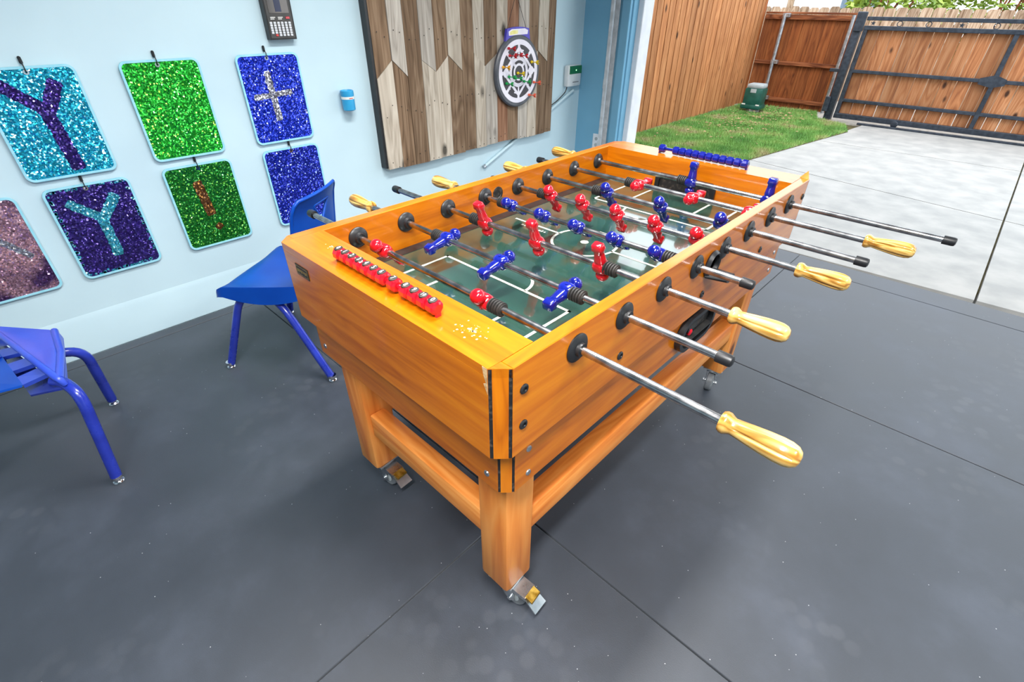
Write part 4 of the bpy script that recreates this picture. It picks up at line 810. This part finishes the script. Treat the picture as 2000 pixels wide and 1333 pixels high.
# lawn
import numpy as np
lawn_poly = [(-2.86, 2.98), (-1.44, 2.98), (-1.42, 4.7), (-1.19, 6.25), (-1.07, 7.0), (-1.22, 7.45), (-1.62, 7.64), (-1.78, 8.17), (-2.86, 8.17)]
MB().prism([(x, y, -0.05) for x, y in lawn_poly], (0, 0, 0.052)).build('lawn_soil', M['soil'])['kind'] = 'structure'
rs = np.random.RandomState(3)
def inside(px, py, poly):
    r = np.zeros(len(px), bool); n = len(poly); j = n-1
    for i in range(n):
        xi, yi = poly[i]; xj, yj = poly[j]; c = ((yi > py) != (yj > py)) & (px < (xj-xi)*(py-yi)/(yj-yi+1e-12)+xi); r ^= c; j = i
    return r
N_ = 150000; gx = rs.uniform(-2.86, -1.0, N_); gy = rs.uniform(3.6, 8.25, N_); k = inside(gx, gy, lawn_poly)
den = 0.5+0.5*np.sin(gx*5+1.3*np.sin(gy*2.1))*np.sin(gy*3.7+gx*2); far = np.clip((gy-6.0)/2.2, 0, 1)*np.clip((-gx-1.6)/0.8, 0, 1)
k &= ~((np.abs(gx+2.49) < 0.16) & (np.abs(gy-7.57) < 0.14)); k &= rs.rand(N_) < (0.62+0.38*den)*(1-0.55*far); gx, gy = gx[k], gy[k]; n_ = len(gx)
h = rs.uniform(0.018, 0.042, n_); a = rs.uniform(0, 2*PI, n_); wd = rs.uniform(0.0018, 0.0034, n_); ln = rs.uniform(0.2, 0.9, n_)*h; b_ = rs.uniform(0, 2*PI, n_)
V = np.zeros((n_, 3, 3)); V[:, 0] = np.stack([gx-wd*np.cos(a), gy-wd*np.sin(a), np.zeros(n_)], 1); V[:, 1] = np.stack([gx+wd*np.cos(a), gy+wd*np.sin(a), np.zeros(n_)], 1); V[:, 2] = np.stack([gx+ln*np.cos(b_), gy+ln*np.sin(b_), h], 1)
me = bpy.data.meshes.new('grass'); me.vertices.add(3*n_); me.vertices.foreach_set('co', V.reshape(-1)); me.loops.add(3*n_); me.loops.foreach_set('vertex_index', np.arange(3*n_, dtype=np.int32)); me.polygons.add(n_); me.polygons.foreach_set('loop_start', np.arange(0, 3*n_, 3, dtype=np.int32)); me.update(calc_edges=True)
gm_ = base_mat('lawn_green', (92, 150, 52), 0.6); t, N, L, b = nodes(gm_); ge = nn(t, 'ShaderNodeNewGeometry'); n1 = nn(t, 'ShaderNodeTexNoise', Scale=2.6, Detail=5); L.new(ge.outputs['Position'], n1.inputs['Vector'])
r = ramp(t, [(0.32, (84, 138, 58)), (0.5, (120, 168, 80)), (0.60, (152, 176, 98)), (0.70, (172, 162, 118))]); L.new(n1.outputs['Fac'], r.inputs[0]); L.new(r.outputs[0], b.inputs['Base Color'])
me.materials.append(gm_); go = bpy.data.objects.new('lawn_grass', me); COL.objects.link(go); tag(go, 'short green lawn between the tall fence and the driveway', 'grass', kind='stuff')
lf = MB()
for k in range(420):
    x = rnd.gauss(-2.2, 0.35); y = rnd.gauss(6.9, 0.75)
    if not (-2.8 < x < -1.3 and 4.8 < y < 8.1) or (abs(x+2.49) < 0.20 and abs(y-7.57) < 0.18): continue
    z = rnd.uniform(0.02, 0.04); s_ = rnd.uniform(0.012, 0.028); a = rnd.random()*6.28; m3 = Matrix.Translation((x, y, z)) @ Matrix.Rotation(a, 4, 'Z') @ Matrix.Rotation(rnd.uniform(-0.6, 0.6), 4, 'X')
    lf.add([m3 @ Vector(q) for q in ((-s_, 0, 0), (0, -s_*0.5, 0.003), (s_, 0, 0), (0, s_*0.5, 0.004))], [(0, 1, 2, 3)])
lo = lf.build('fallen_leaves', mottled('dry_leaf', (128, 100, 66), (176, 150, 108), 30, 0.8), go, fix=False); tag(lo, 'dry brown leaves scattered on the grass', kind='stuff')
# tall left fence
def picket_mesh(w, h, t_, mat, dog=0.0):
    if dog: pts = [(-w/2, 0, 0), (w/2, 0, 0), (w/2, 0, h-dog), (w/2-dog, 0, h), (-w/2+dog, 0, h), (-w/2, 0, h-dog)]
    else: pts = [(-w/2, 0, 0), (w/2, 0, 0), (w/2, 0, h), (-w/2, 0, h)]
    return MB().prism(pts, (0, t_, 0)).mesh('picket', mat, smooth=0)
F1 = empty('board_fence', (-2.93, 5.6, 0), 'tall cedar board fence running along the lawn beside the garage', 'fence')
pm = picket_mesh(0.114, 1.83, 0.018, M['cedar']); 
for k in range(40):
    y = 2.96+0.1325*k
    inst(pm, 'picket', F1, (0.028+rnd.uniform(-0.002, 0.002), y-5.6, 0.0+rnd.uniform(-0.01, 0.01)), (0, rnd.uniform(-0.004, 0.004), PI/2))
pm2 = picket_mesh(0.125, 1.83, 0.016, M['cedar_dark'])
for k in range(40): inst(pm2, 'picket', F1, (0.006, 2.96+0.1325*k+0.066-5.6, 0.0), (0, 0, PI/2))
for z in (0.3, 0.95, 1.6): MB().box((-2.99, 2.95, z), (-2.945, 8.24, z+0.085)).build('fence_rail', M['rail'], F1)
MB().box((-2.985, 8.17, -0.02), (-2.90, 8.252, 1.83)).build('corner_post', M['cedar_dark'], F1)
# side panel beside the gate
F2 = empty('fence_panel', (-2.15, 8.28, 0), 'stained wooden fence panel between the steel pole and the gate post', 'fence panel')
p3 = picket_mesh(0.136, 1.19, 0.018, M['cedar_dark'])
for k in range(9): inst(p3, 'picket', F2, (-2.845+0.1395*k+2.15, 0.03, -0.03+rnd.uniform(-0.006, 0.006)))
for z, hh in ((1.125, 0.06), (0.555, 0.05), (0.07, 0.05)): MB().box((-2.89, 8.26, z), (-1.70, 8.305, z+hh), 0.003).build('fence_rail', M['rail'], F2)
MB().box((-2.89, 8.255, 1.19), (-1.70, 8.33, 1.215), 0.003).build('fence_rail', M['rail'], F2)
SP = empty('steel_pole', (-2.60, 8.20, 0), 'shiny galvanised steel pole at the fence corner beside the green box', 'pole')
MB().tube([(-2.60, 8.21, -0.02), (-2.60, 8.21, 1.20)], 0.024, 16).build('tube', M['galv'], SP)
for z in (0.09, 0.57, 1.15): MB().box((-2.625, 8.19, z), (-2.53, 8.254, z+0.05), 0.004).build('bracket', M['galv'], SP)
# green opener box
G = empty('gate_opener', (-2.49, 7.56, 0), 'dark green gate opener box with grey lid on the lawn', 'opener')
MB().lathe([(0.10, -0.02), (0.10, 0.06)], (-2.49, 7.56, 0), (0, 0, 1), 4).build('pedestal', M['concrete'], G)
MB().box((-2.625, 7.46, 0.05), (-2.375, 7.68, 0.31), 0.02).build('cover', M['green_box'], G)
MB().box((-2.615, 7.47, 0.305), (-2.385, 7.67, 0.365), 0.025).build('lid', M['grey_lid'], G)
MB().box((-2.64, 7.45, 0.04), (-2.36, 7.69, 0.10), 0.015).build('skirt', M['green_box'], G)
MB().box((-2.54, 7.456, 0.255), (-2.46, 7.461, 0.305)).build('label', M['grey_lid'], G)
q = MB()
for xx in (-2.62, -2.42): q.box((xx, 7.447, 0.095), (xx+0.05, 7.452, 0.11))
q.build('latch', M['white_print'], G)
# gate
GT = empty('sliding_gate', (0, 7.7, 0), 'black metal sliding gate backed with cedar pickets across the driveway', 'gate')
def bar(a, b, nm='frame_bar'): return MB().box(a, b, 0.004).build(nm, M['gate_metal'], GT)
GX0, GX1 = -1.44, 4.4
bar((GX0, 7.68, 1.145), (GX1, 7.73, 1.185)); bar((GX0, 7.67, 1.045), (GX1, 7.73, 1.090)); bar((GX0, 7.68, 0.575), (GX1, 7.72, 0.612)); bar((GX0, 7.68, 0.235), (GX1, 7.72, 0.272)); bar((GX0, 7.67, 0.035), (GX1, 7.73, 0.095), 'bottom_bar')
for x in (GX0, 0.01, 1.5, 3.0): bar((x, 7.675, 0.09), (x+0.045, 7.725, 1.06), 'upright')
MB().prism([(-0.10, 7.672, 0.56), (0.03, 7.672, 0.53), (0.14, 7.672, 0.56), (0.14, 7.672, 0.62), (0.03, 7.672, 0.66), (-0.10, 7.672, 0.62)], (0, 0.01, 0)).build('bracket', M['gate_metal'], GT)
for i, x in enumerate((-1.36, -1.08, -0.79, -0.48, -0.17, 0.14, 0.45, 0.76, 1.07)):
    if i in (0, 3, 6):
        st = [(x+(0.030 if q_ % 2 == 0 else 0.012)*math.sin(q_*PI/5), 7.70, 1.117+(0.030 if q_ % 2 == 0 else 0.012)*math.cos(q_*PI/5)) for q_ in range(10)]
        MB().prism(st, (0, 0.008, 0)).build('star_ornament', M['gate_metal'], GT)
    else:
        c16 = [(q_*PI/10) for q_ in range(20)]
        MB().ringprism([(x+0.030*math.cos(q_), 7.695, 1.117+0.030*math.sin(q_)) for q_ in c16], [(x+0.023*math.cos(q_), 7.695, 1.117+0.023*math.sin(q_)) for q_ in c16], (0, 0.012, 0)).build('ring_ornament', M['gate_metal'], GT)
p4 = [picket_mesh(w, 0.985, 0.016, M['cedar_gate']) for w in (0.132, 0.137, 0.128)]
for k in range(42): inst(p4[k % 3], 'picket', GT, (GX0+0.10+0.139*k, 0.035+rnd.uniform(-0.002, 0.002), 0.085))
MB().box((-1.12, 7.60, -0.0035), (GX1, 7.64, 0.018), 0.003).build('ground_rail', M['gate_metal'], GT)
for x in (-0.72, 2.4): MB().lathe([(0.035, -0.015), (0.040, -0.012), (0.030, 0), (0.040, 0.012), (0.035, 0.015)], (x, 7.66, 0.045), (0, 1, 0), 18).build('gate_wheel', M['gate_metal'], GT)
GP = empty('gate_post', (-1.50, 7.74, 0), 'black square steel gate post between fence panel and sliding gate', 'post')
MB().box((-1.565, 7.70, -0.05), (-1.475, 7.79, 1.235), 0.005).build('post', M['gate_metal'], GP)
MB().box((-1.555, 7.66, 1.03), (-1.445, 7.69, 1.23), 0.004).build('guide_plate', M['gate_metal'], GP)
MB().box((-1.60, 7.66, 0.10), (-1.54, 7.70, 0.28), 0.004).build('lower_bracket', M['gate_metal'], GP)
MB().tube([(-1.72, 8.22, -0.02), (-1.72, 8.22, 1.19)], 0.022, 14).build('steel_tube', M['galv'], GP)
MB().box((-1.70, 7.80, 0.56), (-1.50, 7.83, 0.60), 0.004).build('latch_bar', M['gate_metal'], GP)
# weathered fence across the alley
F3 = empty('weathered_fence', (0, 9.6, 0), 'pale weathered dog-eared picket fence behind the gate', 'fence')
p5 = picket_mesh(0.142, 1.30, 0.016, M['cedar_grey'], dog=0.025)
for k in range(46): inst(p5, 'picket', F3, (-4.0+0.150*k, 0, -0.03+rnd.uniform(-0.012, 0.012)))
for z in (0.3, 1.0): MB().box((-4.1, 9.62, z), (3.0, 9.66, z+0.08)).build('fence_rail', M['rail'], F3)
# neighbouring house
H = empty('neighbour_house', (-8, 17, 0), 'white neighbouring house showing above the far fence', 'house')
M['siding'] = mottled('white_siding', (224, 226, 230), (236, 238, 240), 2, 0.6); M['glass'] = mottled('house_window_glass', (70, 90, 110), (120, 140, 160), 2, 0.08)
MB().box((-15, 17, -0.05), (-2.4, 22, 3.2)).build('wall', M['siding'], H)
MB().prism([(-15.4, 16.6, 3.2), (-15.4, 22.4, 3.2), (-15.4, 19.5, 5.0)], (13.4, 0, 0)).build('roof', mottled('brown_shingle', (96, 84, 76), (126, 112, 102), 8, 0.9), H)
for x in (-7.4, -4.3):
    wn = MB().box((x, 16.96, 0.95), (x+1.0, 17.02, 2.2), 0.01).build('window', M['white'], H); MB().box((x+0.07, 16.94, 1.02), (x+0.47, 16.97, 2.13)).build('pane', M['glass'], wn); MB().box((x+0.53, 16.94, 1.02), (x+0.93, 16.97, 2.13)).build('pane', M['glass'], wn)
MB().box((-5.6, 16.92, 0.0), (-5.45, 17.0, 3.2)).build('corner_post', M['cedar_grey'], H)
MB().tube([(-3.42, 15.5, 0), (-3.30, 15.5, 2.6)], 0.06, 8).build('folded_parasol', M['d_purple'], H)
# shrubs behind the far fence
def shrub(x0, x1, y, z0, z1, n, label, seed):
    rr = random.Random(seed); e = empty('leafy_shrub', ((x0+x1)/2, y, 0), label, 'shrub', 'shrubs behind the far fence')
    o = MB()
    for k in range(n):
        u = rr.random()*2*PI; cz = rr.uniform(-1, 1); rad = rr.uniform(0.55, 1.0)**0.5; s_ = math.sqrt(1-cz*cz)
        c = Vector(((x0+x1)/2+(x1-x0)/2*rad*s_*math.cos(u), y+0.7*rad*s_*math.sin(u), (z0+z1)/2+(z1-z0)/2*rad*cz))
        m3 = Matrix.Translation(c) @ Matrix.Rotation(rr.random()*6.28, 4, 'Z') @ Matrix.Rotation(rr.uniform(-1.1, 1.1), 4, 'X') @ Matrix.Rotation(rr.uniform(-1, 1), 4, 'Y'); l = rr.uniform(0.05, 0.10)
        o.add([m3 @ Vector(q) for q in ((-l, 0, 0), (0, -l*0.35, 0.006), (l, 0, 0), (0, l*0.35, 0.006))], [(0, 1, 2, 3)])
    f_ = o.build('foliage', M['leaf'], e, fix=False, smooth=0); tag(f_, kind='stuff')
    st = MB()
    for k in range(7):
        a = rr.uniform(x0*0.7+x1*0.3, x0*0.3+x1*0.7); st.tube([(a, y, -0.03), (a+rr.uniform(-0.15, 0.15), y+rr.uniform(-0.3, 0.3), z1*0.6), (a+rr.uniform(-0.2, 0.2), y+rr.uniform(-0.4, 0.4), z1*0.92)], [0.03, 0.02, 0.008], 6)
    st.build('stems', M['rail'], e)
M['leaf'] = mottled('yellow_green_leaf', (96, 128, 40), (168, 186, 76), 3.0, 0.55)
shrub(-2.60, -1.06, 10.9, 0.2, 1.95, 2600, 'yellow green leafy shrub behind the far fence, nearer the white house', 1)
shrub(-1.75, 0.95, 12.6, 0.2, 2.05, 3600, 'leafy shrub with bare stems showing behind the far fence, middle one', 2)
shrub(0.50, 1.9, 10.9, 0.2, 1.85, 2600, 'green leafy shrub behind the far fence at the right edge', 3)
